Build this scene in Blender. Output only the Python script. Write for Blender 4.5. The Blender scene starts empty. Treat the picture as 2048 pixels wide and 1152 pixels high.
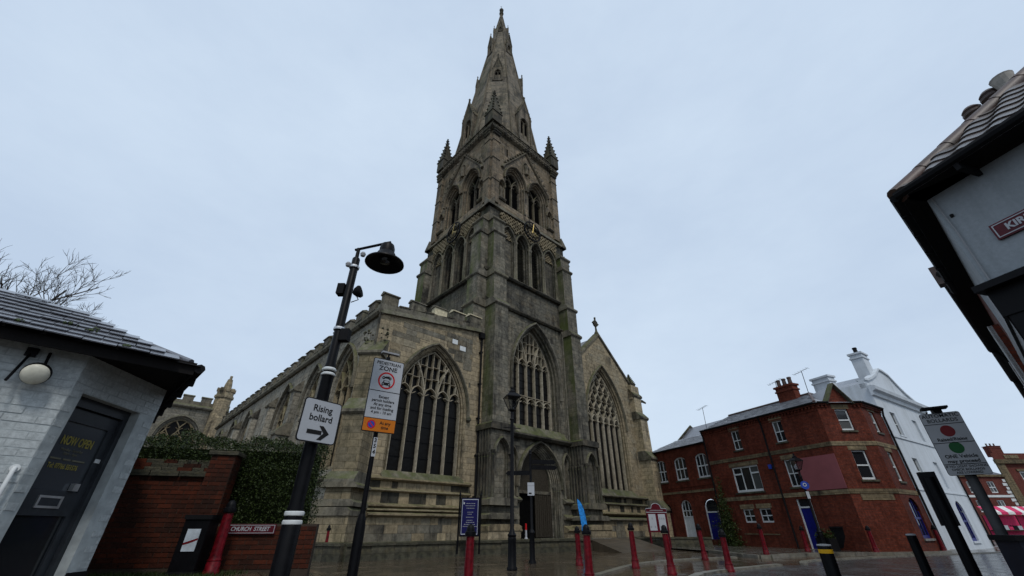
import bpy, bmesh, math, random
from mathutils import Vector, Matrix
from mathutils.geometry import tessellate_polygon
random.seed(7)
R=math.radians
scn=bpy.context.scene
COL=scn.collection
# ------------------------------------------------------------------ camera
cam=bpy.data.cameras.new('camera'); cam.sensor_width=36; cam.lens=800/2048*36
cam.clip_start=.05; cam.clip_end=2000
co=bpy.data.objects.new('camera',cam); COL.objects.link(co)
co.location=(0,0,1.1); co.rotation_euler=(R(90)+math.atan(479/800),0,0)
scn.camera=co
# ------------------------------------------------------------------ world: overcast sky
SUN_EL,SUN_AZ=R(52),R(165)     # azimuth clockwise from +Y
w=bpy.data.worlds.new('World'); scn.world=w; w.use_nodes=True
nt=w.node_tree; nt.nodes.clear()
def nd(nt,t,ins=None,**pr):
    n=nt.nodes.new('ShaderNode'+t)
    for k,v in pr.items(): setattr(n,k,v)
    for k,v in (ins or {}).items():
        s=n.inputs[k]
        if isinstance(v,bpy.types.NodeSocket): nt.links.new(v,s)
        else:
            if hasattr(s.default_value,'__len__') and not hasattr(v,'__len__'): v=(v,)*len(s.default_value)
            if hasattr(s.default_value,'__len__') and len(s.default_value)==4 and len(v)==3: v=tuple(v)+(1,)
            s.default_value=v
    return n
sky=nd(nt,'TexSky',sky_type='NISHITA',sun_disc=False,sun_elevation=SUN_EL,sun_rotation=SUN_AZ,air_density=1.2,dust_density=4.0,ozone_density=1.5)
tc=nd(nt,'TexCoord')
mp=nd(nt,'Mapping',{'Vector':tc.outputs['Generated'],'Scale':(1.,1.,2.2)})
ns=nd(nt,'TexNoise',{'Vector':mp.outputs[0],'Scale':1.2,'Detail':6,'Roughness':.6})
rp=nd(nt,'ValToRGB',{'Fac':ns.outputs[0]})
rp.color_ramp.elements[0].position=.32; rp.color_ramp.elements[0].color=(5.5,6.7,8.4,1)
rp.color_ramp.elements[1].position=.68; rp.color_ramp.elements[1].color=(6.8,8.05,9.55,1)
mx=nd(nt,'MixRGB',{'Fac':.93,'Color1':sky.outputs[0],'Color2':rp.outputs[0]})
bg=nd(nt,'Background',{'Color':mx.outputs[0],'Strength':.1})
out=nd(nt,'OutputWorld',{'Surface':bg.outputs[0]})
# ------------------------------------------------------------------ sun (veiled by cloud)
sl=bpy.data.lights.new('sun','SUN'); sl.energy=1.5; sl.angle=R(11); sl.color=(1,.96,.9)
so=bpy.data.objects.new('sun',sl); COL.objects.link(so)
sd=Vector((math.sin(SUN_AZ)*math.cos(SUN_EL),math.cos(SUN_AZ)*math.cos(SUN_EL),math.sin(SUN_EL)))
so.rotation_euler=(-sd).to_track_quat('-Z','Y').to_euler(); so.location=(0,0,30)
scn.view_settings.view_transform='Standard'; scn.view_settings.look='None'
scn.view_settings.exposure=0; scn.view_settings.gamma=1; scn.view_settings.use_curve_mapping=False
scn.render.engine='CYCLES'; scn.cycles.max_bounces=5; scn.cycles.use_denoising=True

# ------------------------------------------------------------------ helpers
def obj(name,me,parent=None,loc=(0,0,0),rotz=0,scale=None,kind=None,label=None,cat=None,group=None):
    o=bpy.data.objects.new(name,me); COL.objects.link(o)
    if parent is not None: o.parent=parent
    o.location=loc; o.rotation_euler=(0,0,rotz)
    if scale: o.scale=scale
    if kind: o['kind']=kind
    if label: o['label']=label
    if cat: o['category']=cat
    if group: o['group']=group
    return o
def thing(name,label,cat,loc=(0,0,0),rotz=0,group=None):
    return obj(name,None,None,loc,rotz,None,None,label,cat,group)
def copy_tree(o,parent=None):
    c=o.copy(); COL.objects.link(c)
    if parent is not None: c.parent=parent
    for ch in KIDS.get(o.name,[]): copy_tree(ch,c)
    return c
KIDS={}
class MB:
    def __init__(s,M=None): s.v=[];s.f=[];s.M=M
    def add(s,vs,fs):
        b=len(s.v)
        if s.M is not None: vs=[tuple(s.M@Vector(p)) for p in vs]
        s.v+=[tuple(p) for p in vs]; s.f+=[tuple(i+b for i in f) for f in fs]
        return s
    def box(s,x0,x1,y0,y1,z0,z1):
        return s.add([(x0,y0,z0),(x1,y0,z0),(x1,y1,z0),(x0,y1,z0),(x0,y0,z1),(x1,y0,z1),(x1,y1,z1),(x0,y1,z1)],
          [(0,3,2,1),(4,5,6,7),(0,1,5,4),(1,2,6,5),(2,3,7,6),(3,0,4,7)])
    def prism(s,poly,y0,y1,plane='xz'):
        n=len(poly)
        f3={'xz':lambda a,b,y:(a,y,b),'yz':lambda a,b,y:(y,a,b),'xy':lambda a,b,y:(a,b,y)}[plane]
        vs=[f3(a,b,y0) for a,b in poly]+[f3(a,b,y1) for a,b in poly]
        fs=[(i,(i+1)%n,n+(i+1)%n,n+i) for i in range(n)]
        tri=tessellate_polygon([[Vector((a,b,0)) for a,b in poly]])
        fs+=[tuple(t) for t in tri]+[tuple(i+n for i in t[::-1]) for t in tri]
        return s.add(vs,fs)
    def face(s,outer,holes,y,plane='xz'):
        loops=[outer]+holes; pts=[p for l in loops for p in l]
        tri=tessellate_polygon([[Vector((a,b,0)) for a,b in l] for l in loops])
        return s.add([(a,y,b) for a,b in pts],[tuple(t) for t in tri])
    def loft(s,loops,closed=True,cap0=False,cap1=False):
        n=len(loops[0]); vs=[p for l in loops for p in l]; fs=[]
        m=n if closed else n-1
        for k in range(len(loops)-1):
            for i in range(m):
                j=(i+1)%n; fs.append((k*n+i,k*n+j,(k+1)*n+j,(k+1)*n+i))
        if cap0: fs.append(tuple(range(n))[::-1])
        if cap1: fs.append(tuple((len(loops)-1)*n+i for i in range(n)))
        return s.add(vs,fs)
    def strip(s,path,wd,y0,y1,closed=False,cham=.45):
        n=len(path)
        if n<2: return s
        loops=[]
        for i,(x,z) in enumerate(path):
            a=path[i-1] if (i>0 or closed) else path[i]; b=path[(i+1)%n] if (i<n-1 or closed) else path[i]
            dx,dz=b[0]-a[0],b[1]-a[1]; l=math.hypot(dx,dz) or 1; nx,nz=-dz/l,dx/l
            ym=y0+(y1-y0)*.5; h=wd/2; c=h*cham
            loops.append([(x+nx*h,y1,z+nz*h),(x+nx*h,ym,z+nz*h),(x+nx*c,y0,z+nz*c),(x-nx*c,y0,z-nz*c),(x-nx*h,ym,z-nz*h),(x-nx*h,y1,z-nz*h)])
        if closed: loops.append(loops[0])
        return s.loft(loops,True,not closed,not closed)
    def tube(s,path,r,n=8,caps=True):
        path=[Vector(p) for p in path]; loops=[]; rs=r if hasattr(r,'__len__') else [r]*len(path)
        up=None
        for i,p in enumerate(path):
            a=path[max(i-1,0)]; b=path[min(i+1,len(path)-1)]; t=(b-a).normalized()
            ref=up if up is not None else (Vector((1,0,0)) if abs(t.x)<.8 else Vector((0,1,0)))
            u=t.cross(ref); 
            if u.length<1e-4: u=t.cross(Vector((0,1,.3)))
            u.normalize(); vv=t.cross(u); up=-vv.cross(t).cross(t) if False else ref
            loops.append([tuple(p+(u*math.cos(k*2*math.pi/n)+vv*math.sin(k*2*math.pi/n))*rs[i]) for k in range(n)])
        return s.loft(loops,True,caps,caps)
    def lathe(s,prof,c=(0,0),n=16,cap=True,ph=0):
        loops=[[(c[0]+r*math.cos(ph+k*2*math.pi/n),c[1]+r*math.sin(ph+k*2*math.pi/n),z) for k in range(n)] for r,z in prof]
        return s.loft(loops,True,cap,cap)
    def mesh(s,name,mat,smooth=False):
        me=bpy.data.meshes.new(name); me.from_pydata(s.v,[],s.f)
        bm=bmesh.new(); bm.from_mesh(me); bmesh.ops.recalc_face_normals(bm,faces=bm.faces) if len(s.f)<40000 else None
        bm.to_mesh(me); bm.free()
        me.materials.append(mat)
        if smooth:
            for p in me.polygons: p.use_smooth=True
            try: me.set_sharp_from_angle(angle=R(38))
            except Exception: pass
        me.update(); return me
    def build(s,name,mat,parent=None,smooth=False,**k):
        return obj(name,s.mesh(name,mat,smooth),parent,**k)
def arch(cx,a,zs,r,z0,d=0,n=9):
    """closed outline of a pointed-arch opening inset by d; r radius of the arcs"""
    xc=r-a; rr=r-d; aa=a-d
    hz=math.sqrt(max(rr*rr-xc*xc,1e-6)); th=math.atan2(hz,-xc)   # apex angle about left arc centre
    pts=[(cx-aa,z0)]
    L=[(cx+xc+rr*math.cos(math.pi+(th-math.pi)*k/n),zs+rr*math.sin(math.pi+(th-math.pi)*k/n)) for k in range(n+1)]
    pts+=L; pts+=[(2*cx-x,z) for x,z in L[::-1][1:]]; pts.append((cx+aa,z0))
    return pts
def rad(a,h): return (a*a+h*h)/(2*a)
def inside(x,z,cx,a,zs,r,z0,d=0):
    aa=a-d
    if z<z0 or abs(x-cx)>aa: return False
    if z<=zs: return True
    xc=r-a; rr=r-d
    return (abs(x-cx)+xc)**2+(z-zs)**2<rr*rr
def reveal(mb,cx,a,zs,r,z0,st,sill=0.):
    """st: list of (inset,depth); sill raises the bottom with each inset"""
    loops=[]
    for d,y in st:
        loops.append([(x,y,z) for x,z in arch(cx,a,zs,r,z0+sill*d,d)])
    mb.loft(loops,True)
def clip(path,test):
    segs=[];cur=[]
    for p in path:
        if test(*p): cur.append(p)
        else:
            if len(cur)>1: segs.append(cur)
            cur=[]
    if len(cur)>1: segs.append(cur)
    return segs
def line(a,b,n=24): return [(a[0]+(b[0]-a[0])*k/n,a[1]+(b[1]-a[1])*k/n) for k in range(n+1)]
def rotM(ang,loc=(0,0,0)): return Matrix.Translation(loc)@Matrix.Rotation(ang,4,'Z')

# ------------------------------------------------------------------ lettering (flat meshes from the built-in font)
TEXTS={}
def want(key,body,size,bold=.0,shear=0,align='CENTER',sx=1.0,space=1.0):
    cu=bpy.data.curves.new('lettering','FONT'); cu.body=body; cu.size=size; cu.offset=bold*size; cu.shear=shear
    cu.align_x=align; cu.align_y='CENTER'; cu.extrude=.0012; cu.resolution_u=3; cu.space_character=space
    o=bpy.data.objects.new('lettering',cu); COL.objects.link(o); TEXTS[key]=(o,sx)
def bake_text():
    bpy.context.view_layer.update(); dg=bpy.context.evaluated_depsgraph_get()
    for k,(o,sx) in list(TEXTS.items()):
        me=bpy.data.meshes.new_from_object(o.evaluated_get(dg)); me.name='lettering'
        if sx!=1:
            for v in me.vertices: v.co.x*=sx
        TEXTS[k]=me
    for o in [o for o in COL.objects if o.type=='FONT']: bpy.data.objects.remove(o)
def put_text(key,mat,parent,loc,rot=(R(90),0,0),name='lettering'):
    me=TEXTS[key].copy(); me.materials.clear(); me.materials.append(mat)
    o=obj(name,me,parent,loc); o.rotation_euler=rot; return o
B=.014
want('rising','Rising\nbollard',.115,B); want('ped','PEDESTRIAN',.075,B); want('zone','ZONE',.105,B,sx=1.1)
want('exc','Except\npermit holders\nAt any time\nand for loading\n4 pm - 10 am',.063,B); want('any','At any\ntime',.068,B)
want('354','3\n5\n4',.085,.03)
want('auto','AUTOMATIC\nBOLLARDS',.078,B,space=1.05); want('raised','Raised/Rising',.07,.02); want('one','ONE Vehicle\nmay proceed',.074,.02); want('ifno','IF NO LIGHT SHOWING\nCHECK BOLLARDS\nARE LOWERED',.046,.012)
want('church','CHURCH  STREET',.095,.02,.18,sx=.85); want('kirk','KIRKGATE',.115,.035,0,'LEFT')
want('open','NOW OPEN',.12,.02,sx=.6); want('days','Monday - Saturday\n10am - 4pm',.036,.0); want('tel','Tel: 07766 551576',.066,.012,sx=.72)
bake_text()
# ------------------------------------------------------------------ materials
def newmat(name):
    m=bpy.data.materials.new(name); m.use_nodes=True; m.node_tree.nodes.clear(); return m,m.node_tree
def finish(nt,color,rough,bump=None,bs=.3,bd=.02,spec=.4,metal=0,emit=None):
    b=nd(nt,'BsdfPrincipled',{'Base Color':color,'Roughness':rough,'Specular IOR Level':spec,'Metallic':metal})
    if bump is not None:
        bn=nd(nt,'Bump',{'Height':bump,'Strength':bs,'Distance':bd}); nt.links.new(bn.outputs[0],b.inputs['Normal'])
    nd(nt,'OutputMaterial',{'Surface':b.outputs[0]})
def mth(nt,op,a,b=0.,c=0.): 
    n=nd(nt,'Math',{0:a,1:b},operation=op)
    return n.outputs[0]
def mixc(nt,f,a,b,mode='MIX'): return nd(nt,'MixRGB',{'Fac':f,'Color1':a,'Color2':b},blend_type=mode).outputs[0]
def ramp(nt,f,p0,p1,c0=(0,0,0),c1=(1,1,1)):
    r=nd(nt,'ValToRGB',{'Fac':f}); e=r.color_ramp.elements
    e[0].position=p0;e[0].color=tuple(c0)+(1,);e[1].position=p1;e[1].color=tuple(c1)+(1,); return r.outputs[0]
def noise(nt,vec,sc,det=6,ro=.6,scale3=None):
    if scale3: vec=nd(nt,'Mapping',{'Vector':vec,'Scale':scale3}).outputs[0]
    return nd(nt,'TexNoise',{'Vector':vec,'Scale':sc,'Detail':det,'Roughness':ro}).outputs[0]
def wallvec(nt):
    """(along wall, height, 0) in the object's own axes"""
    t=nd(nt,'TexCoord'); p=nd(nt,'SeparateXYZ',{0:t.outputs['Object']}); n=nd(nt,'SeparateXYZ',{0:t.outputs['Normal']})
    f=mth(nt,'GREATER_THAN',mth(nt,'ABSOLUTE',n.outputs[0]),mth(nt,'ABSOLUTE',n.outputs[1]))
    h=mth(nt,'ADD',mth(nt,'MULTIPLY',p.outputs[0],mth(nt,'SUBTRACT',1.,f)),mth(nt,'MULTIPLY',p.outputs[1],f))
    return nd(nt,'CombineXYZ',{0:h,1:p.outputs[2]}).outputs[0],t.outputs['Object'],p,n
def rnd(nt):
    a=nd(nt,'NewGeometry').outputs['Random Per Island']; b=nd(nt,'ObjectInfo').outputs['Random']
    return mth(nt,'FRACT',mth(nt,'ADD',a,b))
def stone(name,ca,cb,dark=.5,moss=.6,bw=.62,bh=.3,pattern=True,darkc=(.024,.0235,.022),streak=.5,world=False,rough=.8,algae=.2):
    ca=tuple(x*y for x,y in zip(ca,(.84,.81,.735))); cb=tuple(x*y for x,y in zip(cb,(.7,.69,.645)))
    m,nt=newmat(name); vec,ob,p,n=wallvec(nt)
    if world or not pattern: ob=nd(nt,'NewGeometry').outputs['Position']
    rn=rnd(nt)
    if pattern:
        br=nd(nt,'TexBrick',{'Vector':vec,'Color1':ca,'Color2':cb,'Mortar':tuple(x*.45 for x in ca),'Scale':1.,'Mortar Size':.011,'Brick Width':bw,'Row Height':bh,'Bias':0.},offset=.5)
        col=br.outputs[0]
    else: col=mixc(nt,rn,ca,cb); br=None
    val=nd(nt,'MapRange',{'Value':rn,'To Min':.7,'To Max':1.28}).outputs[0]
    col=mixc(nt,1.,col,nd(nt,'CombineXYZ',{0:val,1:val,2:val}).outputs[0],'MULTIPLY')
    big=noise(nt,ob,.45,9,.72); st=noise(nt,ob,1.,6,.65,(2.2,2.2,.2)); med=noise(nt,ob,1.4,6,.65)
    f=ramp(nt,mth(nt,'ADD',mth(nt,'MULTIPLY',big,.55),mth(nt,'MULTIPLY',st,.45)),.55-.1*dark,.67-.1*dark)
    col=mixc(nt,mth(nt,'MULTIPLY',f,min(1,.64+.5*streak)),col,darkc)
    f2=ramp(nt,med,.52,.75); col=mixc(nt,mth(nt,'MULTIPLY',f2,.26),col,(.29,.22,.13))
    f3=ramp(nt,noise(nt,ob,4.5,6,.75),.36,.66,(.62,.62,.62),(1.26,1.26,1.26)); col=mixc(nt,1.,col,f3,'MULTIPLY')
    up=nd(nt,'MapRange',{'Value':n.outputs[2],'From Min':.1,'From Max':.55}).outputs[0]
    mo=mth(nt,'MULTIPLY',mth(nt,'MINIMUM',mth(nt,'ADD',up,mth(nt,'MULTIPLY',ramp(nt,noise(nt,ob,.55,5,.6),.58,.72),.35)),1.),mth(nt,'MULTIPLY',ramp(nt,noise(nt,ob,2.3,5),.3,.6),moss))
    col=mixc(nt,mo,col,(.075,.085,.03))
    north=nd(nt,'MapRange',{'Value':mth(nt,'MULTIPLY',n.outputs[0],-1.),'From Min':.55,'From Max':.9}).outputs[0]
    col=mixc(nt,mth(nt,'MULTIPLY',mth(nt,'MULTIPLY',north,ramp(nt,noise(nt,ob,.7,5,.6,(1,1,.35)),.4,.62)),algae),col,(.062,.078,.02))
    hgt=noise(nt,ob,14,5,.7)
    if br: hgt=mth(nt,'ADD',mth(nt,'MULTIPLY',hgt,.5),mth(nt,'MULTIPLY',mth(nt,'SUBTRACT',1.,br.outputs['Fac']),.8))
    finish(nt,col,rough,hgt,.6,.02,.3 if rough<.5 else .08); return m
def plain(name,c,rough=.5,spec=.4,metal=0,var=.25,nscale=6,bump=.15):
    m,nt=newmat(name); ob=nd(nt,'NewGeometry').outputs['Position']
    nz=noise(nt,ob,nscale,5,.6); f=ramp(nt,nz,.3,.7,(1-var,)*3,(1+var,)*3)
    col=mixc(nt,1.,c,f,'MULTIPLY')
    r2=nd(nt,'MapRange',{'Value':nz,'To Min':rough*.75,'To Max':min(1,rough*1.25)}).outputs[0]
    finish(nt,col,r2,nz,bump,.01,spec*.5,metal); return m
def streaked(name,c,grime,rough=.65,amt=.5,sc=1.2):
    """painted render with rain streaks and patches"""
    m,nt=newmat(name); ob=nd(nt,'NewGeometry').outputs['Position']
    st=noise(nt,ob,1.,7,.7,(3*sc,3*sc,.22*sc)); pa=noise(nt,ob,.8*sc,7,.7); fi=noise(nt,ob,24,4,.6)
    f=ramp(nt,mth(nt,'ADD',mth(nt,'MULTIPLY',st,.6),mth(nt,'MULTIPLY',pa,.4)),.46,.66)
    col=mixc(nt,mth(nt,'MULTIPLY',f,amt),c,grime); col=mixc(nt,1.,col,ramp(nt,fi,.3,.7,(.92,)*3,(1.06,)*3),'MULTIPLY')
    finish(nt,col,rough,mth(nt,'ADD',fi,mth(nt,'MULTIPLY',pa,2.)),.3,.01,.15); return m
def brickmat(name,c1,c2,mort,bw=.225,bh=.075,ms=.008,stain=.4,rough=.75):
    m,nt=newmat(name); vec,ob,p,n=wallvec(nt)
    br=nd(nt,'TexBrick',{'Vector':vec,'Color1':c1,'Color2':c2,'Mortar':mort,'Scale':1.,'Mortar Size':ms,'Brick Width':bw,'Row Height':bh},offset=.5)
    col=br.outputs[0]
    f=ramp(nt,noise(nt,ob,.8,8,.72),.44,.62); col=mixc(nt,mth(nt,'MULTIPLY',f,min(1,stain*1.3)),col,tuple(x*.35 for x in c1))
    st=ramp(nt,noise(nt,ob,1.,6,.7,(2.5,2.5,.25)),.5,.66); col=mixc(nt,mth(nt,'MULTIPLY',st,.45),col,tuple(x*.3 for x in c2))
    f3=ramp(nt,noise(nt,ob,7,6,.75),.34,.66,(.6,)*3,(1.4,)*3); col=mixc(nt,1.,col,f3,'MULTIPLY')
    finish(nt,col,rough,mth(nt,'SUBTRACT',noise(nt,ob,30,3),br.outputs['Fac']),.5,.01,.1); return m
def pieces(name,c1,c2,rough=.7,dirt=(.02,.02,.015),dirtf=.4,spec=.4,bump=.4,nscale=2.2):
    """material of single bricks, slates and tiles: colour varies from piece to piece"""
    m,nt=newmat(name); ob=nd(nt,'NewGeometry').outputs['Position']; rn=rnd(nt)
    col=mixc(nt,rn,c1,c2)
    f=ramp(nt,noise(nt,ob,nscale,6,.65),.45,.72); col=mixc(nt,mth(nt,'MULTIPLY',f,dirtf),col,dirt)
    f3=ramp(nt,noise(nt,ob,25,4,.7),.3,.7,(.75,)*3,(1.25,)*3); col=mixc(nt,1.,col,f3,'MULTIPLY')
    finish(nt,col,rough,noise(nt,ob,40,4),bump,.006,spec); return m
def glass(name,c=(.012,.014,.017),rough=.08,spec=.5,bs=.08,ns=1.3):
    m,nt=newmat(name); ob=nd(nt,'NewGeometry').outputs['Position']
    nz=noise(nt,ob,ns,3); finish(nt,c,rough,nz,bs,.05,spec); return m
S_WARM=stone('stone_warm',(.37,.31,.22),(.3,.255,.19),.3,.45)
S_GREY=stone('stone_grey',(.22,.205,.172),(.155,.148,.13),.8,.4)
S_BUT=stone('stone_buttress',(.235,.22,.188),(.17,.163,.143),.65,.5,algae=.8)
S_DARK=stone('stone_dark',(.18,.17,.148),(.12,.116,.104),.85,.5)
S_TOP=stone('stone_belfry',(.26,.21,.16),(.19,.165,.138),.6,.25)
S_FLANK=stone('stone_flank',(.33,.315,.28),(.27,.26,.235),.45,.5,algae=.05)
S_BLOCKF=stone('stone_block_flank',(.37,.35,.31),(.29,.28,.25),.4,.2,pattern=False,algae=.05)
S_SPIRE=stone('stone_spire',(.2,.175,.145),(.145,.132,.115),.75,.4,.8,.34)
S_TRIM=stone('stone_trim',(.23,.213,.175),(.17,.16,.14),.65,.75,pattern=False)
S_TRIMW=stone('stone_trim_warm',(.35,.29,.2),(.29,.25,.18),.4,.6,pattern=False)
S_TRIMP=stone('stone_tracery',(.47,.42,.345),(.38,.345,.285),.2,.2,pattern=False)
S_TRIMD=stone('stone_trim_dark',(.12,.112,.095),(.085,.08,.07),.9,1.,pattern=False)
S_TRIMT=stone('stone_trim_belfry',(.2,.172,.135),(.15,.135,.115),.8,.7,pattern=False)
S_BLOCK=stone('stone_block',(.37,.31,.22),(.27,.24,.185),.3,.25,pattern=False,world=True)
S_BLOCKG=stone('stone_block_grey',(.25,.23,.19),(.17,.162,.14),.65,.2,pattern=False,world=True)
S_BLOCKP=stone('stone_block_pale',(.44,.36,.245),(.37,.31,.215),.15,.2,pattern=False,world=True)
S_BLOCKD=stone('stone_block_dark',(.085,.08,.066),(.05,.048,.042),.5,.2,pattern=False,world=True)
S_BLOCKT=stone('stone_block_belfry',(.25,.2,.145),(.19,.162,.13),.5,.2,pattern=False)
S_BLOCKK=stone('stone_block_sooty',(.18,.168,.142),(.115,.11,.098),.8,.2,pattern=False)
S_CREAM=plain('new_stone',(.5,.44,.3),.8)
S_KERB=stone('kerb_stone',(.27,.26,.23),(.2,.19,.175),.5,.3,pattern=False,world=True,rough=.35)
S_TERR=stone('terrace_stone',(.115,.11,.085),(.08,.08,.062),.8,1.,1.1,.6,rough=.6)
LEAD=plain('lead_sheet',(.16,.165,.17),.45)
G_CH=glass('leaded_glass',(.006,.0055,.005),.35,.12,.35,5)
G_HO=glass('house_glass')
G_BL=glass('blind_reflection_glass',(.07,.072,.07),.12,.5)  # lighter grey painted in for blinds and reflections on some panes
G_DR=glass('sky_tinted_door_glass',(.05,.057,.066),.1,.5)  # grey sky reflection of the upper door pane, put into its base colour
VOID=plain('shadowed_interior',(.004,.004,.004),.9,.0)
BLK=plain('black_paint',(.004,.004,.005),.45,.2,0,.3,9,.1)
BLKM=plain('black_matt',(.009,.009,.01),.7,.15)
REDP=plain('bollard_red',(.1,.003,.007),.42,.35,0,.6,14,.25)
MAROON=plain('maroon_paint',(.075,.006,.012),.4)
WHITE=plain('white_paint',(.55,.57,.57),.5,.4,0,.1)
OFFW=plain('sign_white',(.37,.385,.41),.45,.4,0,.05,3,0)
SIGNG=plain('sign_grey',(.27,.275,.285),.5,.4,0,.08,3,0)
BLACKT=plain('sign_black',(.012,.012,.012),.5,.3,0,.05)
ORANGE=plain('sign_orange',(.45,.13,.008),.45,.4,0,.06,3,0)
SRED=plain('sign_red',(.42,.01,.012),.45,.4,0,.06,3,0)
SREDD=plain('sign_dark_red',(.12,.005,.008),.45,.4,0,.06,3,0)
SGREEN=plain('sign_green',(.005,.065,.015),.45,.4,0,.06,3,0)
SBLUE=plain('sign_blue',(.02,.05,.3),.45,.4,0,.06,3,0)
NAVY=plain('navy_board',(.006,.006,.06),.5,.3,0,.1,3,0)
BLUED=plain('blue_door',(.006,.009,.13),.4,.4,0,.15)
GOLD=plain('gold_leaf',(.3,.22,.07),.4,.5,.6)
YEL=plain('yellow_band',(.55,.3,.01),.5)
SILVER=plain('satin_metal',(.45,.46,.47),.35,.5,.8)
RENDER=streaked('grey_white_render',(.25,.275,.295),(.16,.175,.18),.7,.55,1.6)
HRENDER=streaked('white_render',(.53,.57,.61),(.3,.32,.32),.65,.5,.8)
PAINTBR=pieces('painted_brick',(.36,.39,.395),(.385,.415,.42),.6,(.25,.275,.28),.3,.35,.5)
MORTP=plain('painted_joint',(.335,.365,.37),.8)
BRK=pieces('red_brick',(.078,.019,.009),(.032,.012,.008),.75,(.01,.008,.006),.65,.1)
MORT=plain('brick_joint',(.045,.033,.025),.9)
SLATE=pieces('wet_slate',(.13,.135,.155),(.065,.068,.08),.25,(.02,.02,.022),.3,.6,.3)
PANT=pieces('pantile',(.085,.068,.06),(.04,.03,.027),.28,(.03,.03,.027),.45,.6)
RIDGE=pieces('ridge_tile',(.075,.038,.03),(.05,.03,.026),.5,(.04,.042,.03),.5)
HBRK=brickmat('house_brick',(.155,.034,.018),(.1,.025,.016),(.07,.034,.025),stain=.5)
HBRK2=brickmat('far_brick',(.14,.036,.026),(.11,.032,.024),(.09,.045,.038),stain=.3)
BUFF=stone('buff_band',(.25,.2,.13),(.19,.155,.105),.5,.3,.45,.15)
HSLATE=pieces('roof_slate',(.27,.285,.31),(.19,.2,.225),.3,(.1,.1,.105),.3,.5,.3)
TIMBER=plain('weathered_oak',(.04,.034,.026),.75,.1,0,.4,14,.5)
DARKT=plain('dark_timber',(.01,.009,.009),.7,.12)
DGREY=plain('door_grey',(.028,.032,.038),.35,.45)
PINKP=plain('faded_panel',(.23,.075,.082),.6,.3,0,.1,1.5,.1)
BARK=plain('bark',(.075,.07,.064),.85)
PINK=plain('awning_pink',(.5,.03,.1),.6); AWNW=plain('awning_white',(.6,.6,.58),.6)
CYAN=plain('flag_cyan',(.02,.2,.55),.45,.4,0,.6,9,.3)
def leafmat():
    m,nt=newmat('hedge_leaf'); rn=nd(nt,'NewGeometry').outputs['Random Per Island']
    col=mixc(nt,rn,(.008,.016,.003),(.035,.052,.01)); finish(nt,col,.55,None,spec=.2); return m
LEAF=leafmat()
def wetground(name,c1,c2,tile,wet=.5,brown=None):
    m,nt=newmat(name); ob=nd(nt,'NewGeometry').outputs['Position']
    v=nd(nt,'Mapping',{'Vector':ob,'Rotation':(0,0,R(-43))}).outputs[0]
    br=nd(nt,'TexBrick',{'Vector':v,'Color1':c1,'Color2':c2,'Mortar':tuple(x*.25 for x in c1),'Scale':1.,'Mortar Size':.018,'Brick Width':tile[0],'Row Height':tile[1]},offset=.5)
    big=noise(nt,ob,.35,6,.6); fine=noise(nt,ob,22,4,.7)
    col=mixc(nt,mth(nt,'MULTIPLY',ramp(nt,big,.4,.7),.5),br.outputs[0],tuple(x*.5 for x in c2))
    col=mixc(nt,1.,col,ramp(nt,fine,.3,.7,(.7,)*3,(1.25,)*3),'MULTIPLY')
    ro=nd(nt,'MapRange',{'Value':noise(nt,ob,1.1,6,.65),'From Min':.4,'From Max':.66,'To Min':.03+.2*(1-wet),'To Max':.34}).outputs[0]
    h=mth(nt,'ADD',mth(nt,'MULTIPLY',noise(nt,ob,3.,4,.6),.6),mth(nt,'SUBTRACT',mth(nt,'MULTIPLY',fine,.15),mth(nt,'MULTIPLY',br.outputs['Fac'],.5)))
    finish(nt,col,ro,h,.4,.014,.5); return m
PAVE=wetground('wet_york_paving',(.088,.066,.043),(.06,.046,.031),(.75,.5),1.)
ROADM=wetground('wet_road_setts',(.095,.093,.088),(.072,.071,.07),(.2,.1),.35)
PAVER=wetground('rough_paving',(.085,.065,.042),(.06,.046,.03),(.6,.4),-1.)
PAVE2=wetground('wet_slab_pavement',(.09,.085,.07),(.07,.066,.056),(.6,.6),.6)
GRASSM=plain('grass_soil',(.022,.028,.008),.9,.2,0,.4)
CUBE=MB().box(-.5,.5,-.5,.5,-.5,.5)
def cube(mat):
    if mat.name not in CUBES: CUBES[mat.name]=CUBE.mesh('block',mat)
    return CUBES[mat.name]
CUBES={}
def block(name,mat,parent,x0,x1,y0,y1,z0,z1):
    return obj(name,cube(mat),parent,((x0+x1)/2,(y0+y1)/2,(z0+z1)/2),0,(x1-x0,y1-y0,z1-z0))
# ------------------------------------------------------------------ ground, terrace, road
g=MB()
NX=60
def gz(x,y):
    """paving is level; it banks up to the shop and the brick wall on the left"""
    f=min(max((-x-2.9)/1.7,0),1); f=f*f*(3-2*f); k=min(max((12.8-y)/3.,0),1); k=k*k*(3-2*k)
    return .42*f*k
xs=[-600,-200,-60,-25]+[-16+.5*i for i in range(40)]+[6,12,25,60,200,600]
ys=[-400,-60,-10]+[-2+.6*i for i in range(34)]+[20,30,60,150,400,900]
vs=[(x,y,gz(x,y)) for y in ys for x in xs]; n=len(xs)
fs=[(j*n+i,j*n+i+1,(j+1)*n+i+1,(j+1)*n+i) for j in range(len(ys)-1) for i in range(n-1)]
g.add(vs,fs).build('ground',PAVE,kind='structure')
road=MB().face([(3.1,3),(3.1,9),(4.97,13.0),(7.35,15.06),(8.92,16.18),(10.0,16.6),(11.5,18.4),(25,24.3),(80,58),(130,60),(90,-20),(3.1,-20)],[],0)
rd=MB(); rd.v=[(x,z,.004) for x,y,z in road.v]; rd.f=road.f; rd.build('road',ROADM,kind='structure')
pv=[(10.0,24.6),(10.3,20.0),(13.,21.4),(20.3,22.9),(23.1,25.0),(22.6,25.3),(20.2,23.7),(17.8,23.7),(12.2,37.5),(8.5,31)]
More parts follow.
